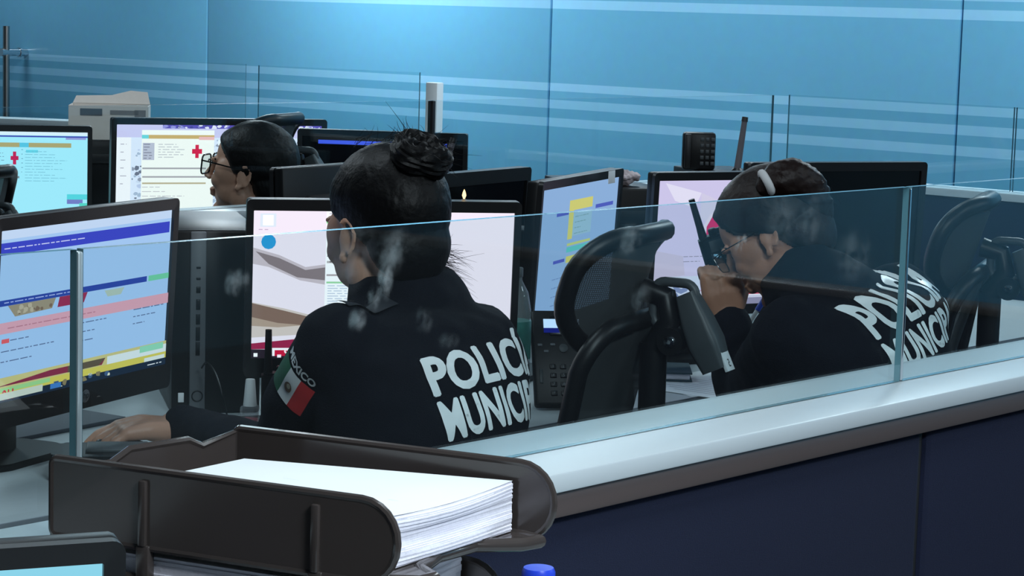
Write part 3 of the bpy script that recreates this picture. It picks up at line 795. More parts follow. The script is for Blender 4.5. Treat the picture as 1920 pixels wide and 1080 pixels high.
def backmesh_material():
    m = bpy.data.materials.new('see_through_chair_mesh'); m.use_nodes = True; nt = m.node_tree; N = nt.nodes; L = nt.links
    b = N['Principled BSDF']; b.inputs['Base Color'].default_value = lin(50, 54, 56); b.inputs['Roughness'].default_value = 0.8
    tr = N.new('ShaderNodeBsdfTransparent'); mx = N.new('ShaderNodeMixShader')
    tc = N.new('ShaderNodeTexCoord'); w1 = N.new('ShaderNodeTexWave'); w2 = N.new('ShaderNodeTexWave'); w2.bands_direction = 'Z'
    for w in (w1, w2): w.inputs['Scale'].default_value = 90; L.new(tc.outputs['Object'], w.inputs['Vector'])
    mm = N.new('ShaderNodeMath'); mm.operation = 'MAXIMUM'; L.new(w1.outputs['Fac'], mm.inputs[0]); L.new(w2.outputs['Fac'], mm.inputs[1])
    mr = N.new('ShaderNodeMapRange'); mr.inputs[1].default_value = 0.5; mr.inputs[2].default_value = 0.75; mr.inputs[3].default_value = 0.88; mr.inputs[4].default_value = 0.99
    L.new(mm.outputs[0], mr.inputs[0]); L.new(mr.outputs[0], mx.inputs[0]); L.new(tr.outputs[0], mx.inputs[1]); L.new(b.outputs[0], mx.inputs[2])
    L.new(mx.outputs[0], N['Material Output'].inputs[0])
    return m


M_BACKMESH = backmesh_material()


def chair_loc(px, py, k, heading, back=0.31):
    p = P(px, py, k); h = radians(heading)
    return (p.x+cos(h)*back, p.y+sin(h)*back)


chairs = []
c0 = mesh_chair('empty black mesh office chair with grey hanger arm between the two officers', chair_loc(1222, 612, 3.86, 106), 106)
for lab, loc, hd in (('black mesh office chair at the right edge behind the radio-holding officer', chair_loc(1858, 440, 4.75, 112), 112),
                     ('tall black chair pushed under the far desk, headrest right behind the glasses wearer\'s head', chair_loc(548, 328, 6.42, 112, 0.33), 112),
                     ('black chair whose headrest tip shows at the far left edge over the cyan screen', chair_loc(-9, 504, 5.5, 101), 101)):
    c = copy_tree(c0); c.location = (loc[0], loc[1], 0); c.scale = (1.04,)*3 if 'glasses' in lab else (0.95,)*3 if 'cyan' in lab else (1, 1, 1); c.rotation_euler = (0, 0, radians(hd-90)); c['label'] = lab


def stool(label, x, y):
    t = thing('office_stool', label, 'stool', (x, y, 0))
    mb = MB(); mb.lathe([(0.05, 0.07), (0.045, 0.11), (0.03, 0.12)], 20)
    for k in range(5):
        a = 2*pi*k/5; mb.cone((0.03*cos(a), 0.03*sin(a), 0.10), (0.23*cos(a), 0.23*sin(a), 0.03), 0.026, 0.02, 12)
    mb.build('star_base', M_BLACK, t)
    MB().lathe([(0.028, 0.11), (0.028, 0.28), (0.018, 0.285), (0.018, 0.44)], 18).build('gas_column', M_BLACK, t)
    MB().prism(rrect(0.44, 0.42, 0.12, 8), 0.43, 0.495, None, 0.012).build('seat', M_MESHFAB, t)


# ------------------------------------------------------------------ people
def E(mb, M, c, r, rot=None, sub=3):
    m = M @ Matrix.Translation(c)
    if rot is not None: m = m @ rot
    mb.ell(m @ Matrix.Diagonal((r[0], r[1], r[2], 1)), sub)


def skull(mb, M):
    E(mb, M, (0, -0.014, 0.033), (0.073, 0.095, 0.084)); E(mb, M, (0, 0.03, 0.036), (0.060, 0.056, 0.060))
    E(mb, M, (0, -0.045, -0.02), (0.058, 0.055, 0.06))


def head(mb, M, nb):
    skull(mb, M)
    E(mb, M, (0, 0.034, -0.02), (0.059, 0.052, 0.070)); E(mb, M, (0, 0.030, -0.064), (0.049, 0.050, 0.044)); E(mb, M, (0, 0.066, -0.098), (0.021, 0.019, 0.016))
    for s in (-1, 1):
        E(mb, M, (s*0.048, 0.004, -0.058), (0.017, 0.026, 0.030)); E(mb, M, (s*0.039, 0.060, -0.026), (0.023, 0.022, 0.023)); E(mb, M, (s*0.046, 0.036, -0.004), (0.023, 0.038, 0.040)); E(mb, M, (s*0.042, 0.032, -0.045), (0.021, 0.036, 0.036)); E(mb, M, (s*0.028, 0.082, 0.020), (0.021, 0.010, 0.007))
        E(mb, M, (s*0.010, 0.099, -0.027), (0.008, 0.008, 0.006))
        rt = Matrix.Rotation(s*radians(-20), 4, 'Z') @ Matrix.Rotation(radians(10), 4, 'X')
        E(mb, M, (s*0.074, -0.008, -0.008), (0.005, 0.014, 0.024), rt)
        er = [M @ Matrix.Translation((s*0.080, -0.014, -0.005)) @ rt @ Vector((0, -0.015*cos(a), 0.025*sin(a))) for a in [radians(-70+k*20) for k in range(11)]]
        mb.tube(er, 0.0045, 8)
        E(mb, M, (s*0.0775, 0.0, -0.034), (0.006, 0.008, 0.009))
    mb.chain([M @ Vector((0, 0.086, 0.018)), M @ Vector((0, 0.108, -0.022))], [0.007, 0.0105], 12)
    E(mb, M, (0, 0.087, -0.054), (0.022, 0.010, 0.006)); E(mb, M, (0, 0.085, -0.065), (0.019, 0.010, 0.007))
    mb.chain([M @ Vector((0, -0.022, -0.05)), M @ Vector((0, -0.028, -0.10)), nb], [0.052, 0.052, 0.060])


def interp(tab, z):
    if z <= tab[0][0]: return tab[0][1]
    for (a, b), (c, d) in zip(tab, tab[1:]):
        if z <= c: return b+(d-b)*(z-a)/(c-a)
    return tab[-1][1]


HAIRLINE = [(-0.10, -0.06), (-0.07, -0.05), (-0.04, -0.036), (-0.01, -0.022), (0.012, 0.006), (0.03, 0.034), (0.05, 0.052), (0.07, 0.070), (0.085, 0.09), (0.095, 0.3)]


def hair_cap(M, parent, material, off=0.010, table=HAIRLINE, zmin=-0.085, name='hair', swirl=(0, -0.06, 0.11), seed=0, grow=None):
    mb = MB(); skull(mb, M); me = voxel(mb, 0.004, 6)
    Mi = M.inverted(); b = bmesh.new(); b.from_mesh(me); bpy.data.meshes.remove(me)
    b.normal_update(); kill = []; mv = {}
    sw = Vector(swirl)
    for v in b.verts:
        l = Mi @ v.co
        m = min(interp(table, l.z)-l.y, l.z-zmin)
        if m < 0: kill.append(v)
        else: mv[v] = (m, l)
    for v, (m, l) in mv.items():
        f = min(1.0, m/0.022); f = f*f*(3-2*f)
        d = l-sw; ang = math.atan2(d.x, d.y)
        o = off*f+0.0004*sin(ang*90+l.z*60+seed)*f+0.0016*noise.noise(l*45+Vector((seed, 0, 0)))*f
        if grow: o += grow(l)*f
        v.co = v.co+v.normal*(o+0.0006)
    bmesh.ops.delete(b, geom=kill, context='VERTS')
    me = bpy.data.meshes.new(name); b.to_mesh(me); b.free()
    return link_mesh(name, me, material, parent, True)


def strands(name, roots, material, parent, n, seed, length, spread, droop, r=0.0005):
    rn = random.Random(seed); mb = MB()
    for i in range(n):
        o, d = rn.choice(roots); o = o+Vector((rn.gauss(0, 1), rn.gauss(0, 1), rn.gauss(0, 1)))*0.006
        dd = (d+Vector((rn.gauss(0, spread), rn.gauss(0, spread), rn.gauss(0, spread)))).normalized()
        L = length*rn.uniform(0.5, 1.2); c = Vector((rn.gauss(0, .5), rn.gauss(0, .5), rn.gauss(0, .3)-droop))
        mb.tube([o+dd*(L*s)+c*(L*s*s*0.6) for s in (0, .25, .5, .75, 1)], [r, r, r*.9, r*.7, r*.3], 4)
    return tag(mb.build(name, material, parent, True), kind='stuff')


def ring(c, r, d, hw, hf, hb, n=28, p=0.85):
    pts = []
    for j in range(n):
        a = 2*pi*j/n; x = cos(a); y = sin(a)
        x = math.copysign(abs(x)**p, x)*hw; y = math.copysign(abs(y)**p, y)*(hf if y > 0 else hb)
        pts.append(c+r*x+d*y)
    return pts


def cr(pts, n):
    """smooth curve of vectors"""
    out = []; k = len(pts)
    for i in range(k-1):
        p0 = pts[max(i-1, 0)]; p1 = pts[i]; p2 = pts[i+1]; p3 = pts[min(i+2, k-1)]
        for j in range(n):
            t = j/n; out.append(0.5*((2*p1)+(p2-p0)*t+(2*p0-5*p1+4*p2-p3)*t*t+(3*p1-p0-3*p2+p3)*t**3))
    out.append(pts[-1]); return out


def limb(mb, pts, rad, n=5):
    c = cr([Vector(p) for p in pts], n); k = len(c); m = len(rad)-1; rr = []
    for i in range(k):
        s = i/(k-1)*m; a = min(int(s), m-1); rr.append(rad[a]+(rad[a+1]-rad[a])*(s-a))
    mb.chain(c, rr, 18, 2)


def torso(mb, rows, r, d, grow=0.0):
    """rows: (center, half width, front depth, back depth)"""
    cs = cr([Vector(x[0]) for x in rows], 5); k = len(rows)-1; R = []
    for i, c in enumerate(cs):
        s = i/5; a = min(int(s), k-1); f = s-a; f = f*f*(3-2*f)
        w, ff, bb = [rows[a][q]+(rows[a+1][q]-rows[a][q])*f+grow for q in (1, 2, 3)]
        R.append(ring(c, r, d, w, ff, bb))
    mb.loft(R)


def hand(mb, w, dirv, nrm, thumb, curl=(25, 35, 25), spread=0.10, tcurl=(20, 25), tdir=None, s=1.0, curls=None):
    """w wrist, dirv towards the knuckles, nrm out of the back of the hand, thumb: +1/-1 side along dirv x nrm"""
    dv = dirv.normalized(); nv = (nrm-dv*nrm.dot(dv)).normalized(); sv = dv.cross(nv)*thumb
    m = Matrix(((sv.x, dv.x, nv.x, w.x), (sv.y, dv.y, nv.y, w.y), (sv.z, dv.z, nv.z, w.z), (0, 0, 0, 1)))
    mb.chain([m @ Vector((0, -0.03, 0)), m @ Vector((0, 0.005, 0))], [0.026*s, 0.026*s])
    for x, y0 in ((0.028, .018), (0.010, .010), (-0.010, .010), (-0.026, .014)):
        mb.chain([m @ Vector((x*0.7*s, y0*s, 0)), m @ Vector((x*s, 0.052*s, 0.004)), m @ Vector((x*1.02*s, 0.086*s, 0.0))], [0.016*s, 0.0145*s, 0.0115*s], 14, 2)
    E(mb, m, (0.02*s, 0.035*s, -0.008), (0.017*s, 0.03*s, 0.014*s)); E(mb, m, (-0.018*s, 0.03*s, -0.006), (0.014*s, 0.03*s, 0.012*s))
    for i, (x, L, R) in enumerate(((0.029, 0.070, .0088), (0.010, 0.078, .0090), (-0.0095, 0.072, .0086), (-0.028, 0.056, .0078))):
        cu = curls[i] if curls else curl
        p = Vector((x, 0.086, 0.0)); ang = 0.0; sp = spread*(x/0.03); pts = [p]; 
        for seg, fr in enumerate((0.45, 0.30, 0.25)):
            ang += radians(cu[seg]); q = Vector((sin(sp)*cos(ang), cos(ang)*cos(sp), -sin(ang)))
            p = p+q*(L*fr); pts.append(p)
        mb.chain([m @ (q*s) for q in pts], [R*1.08*s, R*s, R*0.92*s, R*0.8*s], 12, 2)
    td = Vector(tdir) if tdir else Vector((0.72, 0.66, -0.22))
    td.normalize(); p = Vector((0.026, 0.022, -0.006)); pts = [p, p+td*0.036]
    t2 = (td+Vector((-0.25, 0.35, -0.1))*(tcurl[0]/20)).normalized(); pts.append(pts[-1]+t2*0.030); t3 = (t2+Vector((-0.25, 0.25, -0.08))*(tcurl[1]/20)).normalized(); pts.append(pts[-1]+t3*0.024)
    mb.chain([m @ (q*s) for q in pts], [0.015*s, 0.0118*s, 0.0105*s, 0.0088*s], 12, 2)
    return m


def wrinkle(me, amp, freq, seed):
    b = bmesh.new(); b.from_mesh(me); b.normal_update()
    for v in b.verts:
        p = v.co*freq+Vector((seed, seed*2, 0)); w = noise.noise(Vector((p.x*0.6, p.y*0.6, p.z*1.5)))+0.5*noise.noise(p*2.3)
        v.co += v.normal*(w*amp)
    b.to_mesh(me); b.free()


def bvh_of(o, M):
    b = bmesh.new(); b.from_mesh(o.data); b.transform(M); t = BVHTree.FromBMesh(b); b.free(); return t


def decal(name, bm2d, o, ax, ay, bv, material, parent, off=0.0018):
    n = ax.cross(ay).normalized(); kill = []     # out of the cloth
    for v in bm2d.verts:
        p = o+ax*v.co.x+ay*v.co.y+n*0.25
        h = bv.ray_cast(p, -n, 0.6)
        if h[0] is None: kill.append(v)
        else: v.co = h[0]+h[1]*off if h[1].dot(n) > 0 else h[0]+n*off
    bmesh.ops.delete(bm2d, geom=kill, context='VERTS')
    me = bpy.data.meshes.new(name); bm2d.to_mesh(me); bm2d.free()
    return link_mesh(name, me, material, parent, True, smooth=True)


def rect_bm(u0, v0, u1, v1, n=8):
    b = bmesh.new(); V = [[b.verts.new((u0+(u1-u0)*i/n, v0+(v1-v0)*j/n, 0)) for j in range(n+1)] for i in range(n+1)]
    for i in range(n):
        for j in range(n): b.faces.new((V[i][j], V[i+1][j], V[i+1][j+1], V[i][j+1]))
    return b


def ellipse_bm(cu, cv, ru, rv, n=20):
    b = bmesh.new(); c = b.verts.new((cu, cv, 0)); R = [b.verts.new((cu+ru*cos(2*pi*i/n), cv+rv*sin(2*pi*i/n), 0)) for i in range(n)]
    for i in range(n): b.faces.new((c, R[i], R[(i+1) % n]))
    return b


def glasses(M, parent, w=0.026, h=0.02, r=0.0014, y=0.106, z=0.006, name='glasses'):
    mb = MB()
    for s in (-1, 1):
        mb.tube([M @ Vector((s*0.034+a, y-0.004*abs(s), z+b)) for a, b in rrect(w*2, h*2, 0.012, 4)], r, 8, closed=True)
        mb.tube([M @ Vector(p) for p in ((s*0.060, y-0.002, z+0.010), (s*0.074, y-0.03, z+0.010), (s*0.080, 0.02, z+0.006), (s*0.079, -0.012, z+0.004))], r*0.9, 8)
    mb.tube([M @ Vector((-0.009, y, z+0.006)), M @ Vector((0, y+0.003, z+0.008)), M @ Vector((0.009, y, z+0.006))], r, 8)
    g = mb.build(name, M_BLACKGLOSS, parent, True)
    for s in (-1, 1):
        mb = MB(); mb.prism([(s*0.034+a*0.97, z+b*0.97) for a, b in rrect(w*2, h*2, 0.012, 4)], -0.0005, 0.0005, M @ Matrix.Translation((0, y-0.004, 0)) @ YZ)
        mb.build('lens', G_BACK, g, True)
    return g


def face_parts(M, parent):
    for s in (-1, 1):
        m = M @ Matrix.Translation((s*0.030, 0.069, 0.004))
        e = MB().ell(m @ Matrix.Diagonal((0.0105, 0.0095, 0.007, 1)), 3).build('eye', mat('eye_white', (215, 210, 205), 0.2), parent, True)
        MB().ell(m @ Matrix.Translation((0, 0.0078, -0.001)) @ Matrix.Diagonal((0.005, 0.0026, 0.005, 1)), 3).build('iris', mat('dark_iris', (30, 18, 12), 0.1), e, True)
        MB().tube([M @ Vector((s*x, y, z)) for x, y, z in ((0.014, 0.087, 0.022), (0.030, 0.086, 0.027), (0.045, 0.075, 0.021))], [0.0018, 0.0024, 0.0012], 8, sx=1.6).build('eyebrow', M_HAIR, parent, True)


def person(label, base, group=None):
    return thing('person', label, 'person', base)


# --- the bun-haired officer at centre
TH = 84; h_ = radians(TH)
d1 = Vector((cos(h_), sin(h_), 0)); r1 = Vector((sin(h_), -cos(h_), 0.0)).normalized(); d1 = (d1-r1*d1.dot(r1)).normalized()
S1 = P(786, 602, 3.55); H1 = P(806, 1000, 3.42); H1.z = 0.615; N1 = P(770, 566, 3.60)
ROOT1 = person('seated officer with a hair bun, navy jacket printed POLICÍA MUNICIPAL, hand on a mouse', (H1.x, H1.y, 0))
MH1 = frame(P(724, 430, 3.60), 79, 7, -3) @ Matrix.Scale(1.12, 4)
SL1 = S1-r1*0.155-Vector((0, 0, 0.030)); SR1 = S1+r1*0.128-Vector((0, 0, 0.045))
EL1 = P(522, 850, 3.60); WL1 = P(345, 800, 3.88); WL1.z = 0.788
ER1 = P(915, 800, 3.64); WR1 = ER1+d1*0.24+Vector((-0.02, 0, 0.0)); WR1.z = 0.808
hd1 = (PZ(225, 805, 0.79)-WL1); hd1.z = 0.0
def arm_l(mb, g=0.0): limb(mb, [SL1, (SL1+EL1)/2+r1*-0.012, EL1, (EL1+WL1)/2, WL1], [0.060+g, 0.048+g, 0.038+g, 0.031+g, 0.026+g])
def arm_r(mb, g=0.0): limb(mb, [SR1, (SR1+ER1)/2+r1*0.02, ER1, (ER1+WR1)/2, WR1], [0.054+g, 0.048+g, 0.042+g, 0.038+g, 0.028+g*1.2])
def rows(H, S, N, up):
    return [(H-up*0.08, 0.165, 0.11, 0.12), (H, 0.17, 0.115, 0.125), (H.lerp(S, 0.35), 0.150, 0.105, 0.105), (H.lerp(S, 0.70), 0.160, 0.115, 0.115), (H.lerp(S, 0.88), 0.164, 0.10, 0.112), (S, 0.138, 0.080, 0.092), (S.lerp(N, 0.55)+up*0.012, 0.085, 0.06, 0.062), (N+up*0.01, 0.055, 0.052, 0.052)]
UP = Vector((0, 0, 1))
def legs(mb, H, r, d, g=0.0, feet=True):
    for s in (-1, 1):
        hip = H+r*(0.085*s); kn = hip+d*0.40+r*(0.05*s); kn.z = 0.52; an = kn+d*0.06; an.z = 0.09
        limb(mb, [hip, (hip+kn)/2, kn, (kn+an)/2, an], [0.085+g, 0.078+g, 0.058+g, 0.052+g, 0.040+g])
        if feet: mb.chain([an+Vector((0, 0, -0.045))-d*0.03, an+d*0.10+Vector((0, 0, -0.052))], [0.038, 0.032])
def body(M, nb, rws, r, d, arms, hands, H, vs=0.004):
    mb = MB(); head(mb, M, nb); torso(mb, rws, r, d, -0.012); 
    for a in arms: a(mb)
    for hnd in hands: hnd(mb)
    legs(mb, H, r, d); return voxel(mb, vs, 3)
def jacket(name, rws, r, d, arms, nb, nup, M, seed, root, material=None, amp=0.006):
    mb = MB(); torso(mb, rws, r, d, 0.020)
    for a in arms: a(mb, 0.014)
    for k, (rr, up_, th) in enumerate(((0.076, 0.002, 0.017), (0.072, 0.017, 0.015), (0.070, 0.031, 0.012), (0.068, 0.043, 0.009))):
        mb.tube([nb+nup*up_+(M.to_3x3() @ Vector((rr*cos(a), rr*0.95*sin(a), 0.0))) for a in [2*pi*i/28 for i in range(28)]], th, 10, closed=True)
    mb.chain([nb-nup*0.07, nb-nup*0.005], [0.098, 0.080])
    me = voxel(mb, 0.0075, 7); wrinkle(me, amp, 13, seed)
    return link_mesh(name, me, material or M_JACKET, root, True)
rws1 = rows(H1, S1, N1, UP)
hand_l1 = lambda mb: hand(mb, WL1+hd1.normalized()*0.012, hd1, Vector((0.05, -0.05, 1)), 1, curls=((22, 20, 15), (26, 24, 15), (30, 28, 18), (32, 30, 18)), s=1.12)
hand_r1 = lambda mb: hand(mb, WR1+d1*0.012, d1, UP, -1, curl=(14, 18, 10))
B1 = link_mesh('body', body(MH1, N1, rws1, r1, d1, (arm_l, arm_r), (hand_l1, hand_r1), H1), M_SKIN, ROOT1, True)
J1 = jacket('jacket', rws1, r1, d1, (arm_l, arm_r), N1, (P(740, 450, 3.61)-N1).normalized(), MH1, 3, ROOT1)
mb = MB(); legs(mb, H1, r1, d1, 0.012, False); mb.sph(H1, (0.17, 0.14, 0.12))
me = voxel(mb, 0.012, 4); link_mesh('trousers', me, M_TROUSER, ROOT1, True)
face_parts(MH1, ROOT1)
hair_cap(MH1, ROOT1, M_HAIR, 0.009, zmin=-0.10, seed=1, swirl=(0, -0.07, 0.11))
# bun: coiled torus with a hollow
BC = P(788, 290, 3.52); bz = (BC-(MH1 @ Vector((0, -0.01, 0.0)))).normalized(); bx = bz.cross(Vector((0, 0, 1))).normalized(); by_ = bz.cross(bx)
def bunf(u, v):
    a = 2*pi*u; b = 2*pi*v; R = 0.026+0.003*sin(3*a+1); q = 0.024+0.002*sin(5*a+2*b)+0.0016*sin(16*b+3*a)
    return BC+(bx*cos(a)+by_*sin(a))*(R+q*cos(b))+bz*(q*1.0*sin(b))
mb = MB(); mb.grid(bunf, 60, 40); mb.chain([MH1 @ Vector((0.0, -0.045, 0.085)), BC-bz*0.004], [0.034, 0.026])
bun = mb.build('hair_bun', M_HAIR, ROOT1, True)
strands('bun_wisps', [(BC+bx*0.03*cos(a)+by_*0.035*sin(a)+bz*0.012, (bx*cos(a)+by_*sin(a)+bz*0.5)) for a in [k*0.5 for k in range(13)]]+[(P(812, 272, 3.62), (_r*1.0+UP*0.05)), (P(815, 280, 3.62), (_r*1.0-UP*0.3))]*6, M_HAIR, bun, 110, 4, 0.035, 0.35, 0.15, 0.00042)
strands('nape_wisps', [(P(815, 470+q*8, 3.62), (_r*0.9+UP*(0.15-q*0.12))) for q in range(6)], M_HAIRBROWN, ROOT1, 150, 5, 0.045, 0.4, 0.4, 0.00035)
strands('crown_wisps', [(MH1 @ Vector((x, 0.0, 0.125)), (MH1.to_3x3() @ Vector((0.1, -0.8, 0.5)))) for x in (-.04, -.02, 0, .02, .04)], M_HAIR, ROOT1, 40, 6, 0.03, 0.3, 0.3, 0.0004)
# lettering on the back
bv1 = bvh_of(J1, wm(ROOT1))
ax = Vector((cos(h_-pi/2), sin(h_-pi/2), 0.105)).normalized(); lean = (S1-H1).normalized(); ay = (lean-ax*lean.dot(ax)).normalized()
OT1 = P(878, 735, 3.45)+ax*0.055
def print_back(o, ax, ay, bv, parent, w1=0.28, w2=0.28, hh=0.062, gap=0.004):
    for body_, wd, v0 in (('POLICÍA', w1, gap), ('MUNICIPAL', w2, -gap-hh)):
        b = text_bm(body_, 0.09, 0.0014, 'LEFT', 1.04, maxedge=0.009)
        cp = []
        for dx, dy in ((-0.0024, 0), (0.0024, 0), (0, 0.0018), (0, -0.0018)):      # heavier strokes
            q = b.copy(); q.transform(Matrix.Translation((dx, dy, 0))); cp.append(q)
        for q in cp:
            me_ = bpy.data.meshes.new('t'); q.to_mesh(me_); b.from_mesh(me_); bpy.data.meshes.remove(me_); q.free()
        xs = [v.co.x for v in b.verts]; x0, x1 = min(xs), max(xs)
        tb = text_bm('P', 0.09, 0.0032, 'LEFT'); ys = [v.co.y for v in tb.verts]; ch = max(ys)-min(ys); y0 = min(ys); tb.free()
        for v in b.verts: v.co.x = (v.co.x-x0)/(x1-x0)*wd-wd/2; v.co.y = (v.co.y-y0)/ch*hh+v0
        decal('back_lettering', b, o, ax, ay, bv, M_RETRO, parent)
print_back(OT1, ax, ay, bv1, J1)
# sleeve flag with country name above
fo = P(572, 728, 3.45); fy = ((SL1-EL1)).normalized(); fn = (CAMLOC-fo).normalized()-_r*0.35; fx = fy.cross(fn).normalized()
if fx.dot(_r) < 0: fx = -fx
fo = fo-fx*0.016
for nm, u0, u1, mt in (('flag_green', -0.040, -0.0133, M_GREENCLOTH), ('flag_white', -0.0133, 0.0133, M_WHITECLOTH), ('flag_red', 0.0133, 0.040, M_RED)):
    decal(nm, rect_bm(u0, -0.028, u1, 0.028), fo, fx, fy, bv1, mt, J1)
decal('flag_emblem', ellipse_bm(0, 0, 0.008, 0.009), fo, fx, fy, bv1, mat('emblem_brown', (105, 80, 60), 0.8), J1, 0.0026)
decal('flag_emblem', ellipse_bm(0.001, 0.003, 0.004, 0.0045), fo, fx, fy, bv1, mat('emblem_pale', (170, 160, 140), 0.8), J1, 0.0030)
b = text_bm('MEXICO', 0.019, 0.0006, 'CENTER', maxedge=0.006)
for v in b.verts: v.co.y += 0.033
decal('sleeve_lettering', b, fo, fx, fy, bv1, M_WHITECLOTH, J1)
eo = SL1+r1*0.045+UP*0.0
decal('epaulette', rect_bm(-0.05, -0.021, 0.05, 0.021, 10), eo, r1, d1, bv1, mat('epaulette_cloth', (26, 29, 38), 0.7), J1, 0.004)
decal('epaulette_button', ellipse_bm(-0.032, 0, 0.006, 0.006), eo, r1, d1, bv1, M_STEEL, J1, 0.006)
stool('black stool under the bun-haired officer', H1.x, H1.y)

# --- the officer with the radio at right
TH2 = 85; h_ = radians(TH2)
d2 = Vector((cos(h_), sin(h_), 0)); r2 = Vector((sin(h_), -cos(h_), 0.18)).normalized(); d2 = (d2-r2*d2.dot(r2)).normalized()
S2 = P(1602, 560, 4.00); H2 = P(1650, 1000, 3.96); H2.z = 0.615; N2 = P(1520, 532, 4.07)
ROOT2 = person('seated officer with a white-tied ponytail, head bowed, holding a radio to her face', (H2.x, H2.y, 0))
MH2 = frame(P(1449, 442, 4.12), 110, 36, 4)
SL2 = S2-r2*0.145+d2*0.02-UP*0.035; SR2 = S2+r2*0.132-UP*0.04
EL2 = P(1402, 748, 4.27); WL2 = P(1366, 612, 4.19)
ER2 = P(1600, 790, 4.2); WR2 = P(1468, 650, 4.48); WR2.z = max(WR2.z, 0.80)
def arm_l2(mb, g=0.0): limb(mb, [SL2, (SL2+EL2)/2, EL2, (EL2+WL2)/2, WL2], [0.062+g, 0.052+g, 0.044+g, 0.038+g, 0.027+g*1.2])
def arm_r2(mb, g=0.0): limb(mb, [SR2, (SR2+ER2)/2, ER2, (ER2+WR2)/2, WR2], [0.062+g, 0.052+g, 0.044+g, 0.038+g, 0.028+g*1.2])
rws2 = rows(H2, S2, N2, UP)
hd2 = P(1352, 520, 4.17)-P(1368, 608, 4.19)
nr2 = (CAMLOC-WL2).normalized()+_r*0.15
# which side the thumb lies on: towards photo right
tside = 1 if hd2.normalized().cross(nr2).dot(_r) > 0 else -1
hand_l2 = lambda mb: hand(mb, WL2+hd2.normalized()*0.014, hd2, nr2, tside, curls=((55, 60, 40), (60, 60, 40), (62, 60, 40), (60, 60, 40)), tdir=(0.55, 0.82, -0.25), tcurl=(8, 10), spread=0.05)
hdr = (P(1408, 628, 4.5)-WR2); hdr = P(1400, 645, 4.60)-WR2; hdr.z = -0.02
hand_r2 = lambda mb: hand(mb, WR2+hdr.normalized()*0.012, hdr, UP-r2*0.2, -1, curl=(45, 45, 30))
B2 = link_mesh('body', body(MH2, N2, rws2, r2, d2, (arm_l2, arm_r2), (hand_l2, hand_r2), H2), M_SKIN2, ROOT2, True)
J2 = jacket('jacket', rws2, r2, d2, (arm_l2, arm_r2), N2, (P(1490, 500, 4.09)-N2).normalized(), MH2, 8, ROOT2)
mb = MB(); legs(mb, H2, r2, d2, 0.012, False); mb.sph(H2, (0.15, 0.13, 0.12))
link_mesh('trousers', voxel(mb, 0.012, 4), M_TROUSER, ROOT2, True)
face_parts(MH2, ROOT2)
HL2 = [(-0.10, -0.06), (-0.07, -0.05), (-0.04, -0.030), (-0.01, -0.014), (0.012, 0.018), (0.03, 0.046), (0.05, 0.060), (0.07, 0.075), (0.085, 0.09), (0.095, 0.3)]
hair_cap(MH2, ROOT2, M_HAIRBROWN, 0.013, HL2, seed=2, swirl=(0, -0.04, 0.12))
glasses(MH2, ROOT2, r=0.0011)
tie = P(1437, 342, 4.03)
mb = MB(); mb.chain(cr([P(1432, 350, 4.04), P(1468, 333, 4.04), P(1505, 345, 4.06), P(1530, 390, 4.08), P(1532, 450, 4.10)], 5), [0.016, 0.020, 0.024, 0.027, 0.030, 0.033, 0.035, 0.036, 0.037, 0.037, 0.037, 0.036, 0.035, 0.034, 0.033, 0.032, 0.03, 0.027, 0.024, 0.02, 0.014])
me = voxel(mb, 0.005, 4); wrinkle(me, 0.004, 60, 2)
pt = link_mesh('ponytail', me, M_HAIRBROWN, ROOT2, True)
td = (P(1470, 330, 4.03)-P(1432, 350, 4.03)).normalized(); a_ = td.cross(UP).normalized(); b_ = td.cross(a_)
mb = MB(); mb.tube([tie+(a_*cos(q)+b_*sin(q))*0.0185 for q in [2*pi*i/24 for i in range(24)]], 0.0075, 10, closed=True)
mb.build('hair_tie', M_WHITECLOTH, ROOT2, True)
strands('ponytail_wisps', [(P(1480+q*12, 318+q*8, 4.1), (_r*0.8+UP*(0.4-q*0.2))) for q in range(6)], M_HAIRBROWN, pt, 50, 9, 0.03, 0.25, 0.4, 0.0004)
bv2 = bvh_of(J2, wm(ROOT2))
ax2 = Vector((cos(h_-pi/2), sin(h_-pi/2), 0.30)).normalized(); ln2 = (S2-H2).normalized(); ln2 = (ln2*0.5+UP*0.5).normalized(); ay2 = (ln2-ax2*ln2.dot(ax2)).normalized()
print_back(P(1682, 612, 3.92)+ax2*0.045, ax2, ay2, bv2, J2, 0.25, 0.25, 0.058)
stool('black stool under the radio-holding officer', H2.x, H2.y)

# --- the woman with glasses
MH3 = frame(P(470, 322, 5.8), 117, -6, 0) @ Matrix.Scale(1.08, 4)
S3 = P(516, 470, 5.86); H3 = P(548, 640, 5.90); H3.z = 0.61; N3 = P(500, 428, 5.85)
h_ = radians(128); d3 = Vector((cos(h_), sin(h_), 0)); r3 = Vector((sin(h_), -cos(h_), 0))
ROOT3 = person('woman in glasses seen in profile, dark hair and dark top, beyond the far partition', (H3.x, H3.y, 0))
SL3 = S3-r3*0.125; SR3 = S3+r3*0.15; EL3 = SL3+d3*0.05-UP*0.24; WL3 = EL3+d3*0.22+UP*0.02; ER3 = SR3+d3*0.05-UP*0.24; WR3 = ER3+d3*0.22+UP*0.02
def arm_l3(mb, g=0.0): limb(mb, [SL3, (SL3+EL3)/2, EL3, (EL3+WL3)/2, WL3], [0.045+g, 0.044+g, 0.04+g, 0.034+g, 0.026+g])
def arm_r3(mb, g=0.0): limb(mb, [SR3, (SR3+ER3)/2, ER3, (ER3+WR3)/2, WR3], [0.05+g, 0.046+g, 0.04+g, 0.034+g, 0.026+g])
rws3 = [(c, w*0.84, f*0.9, b*0.9) for c, w, f, b in rows(H3, S3, N3, UP)]
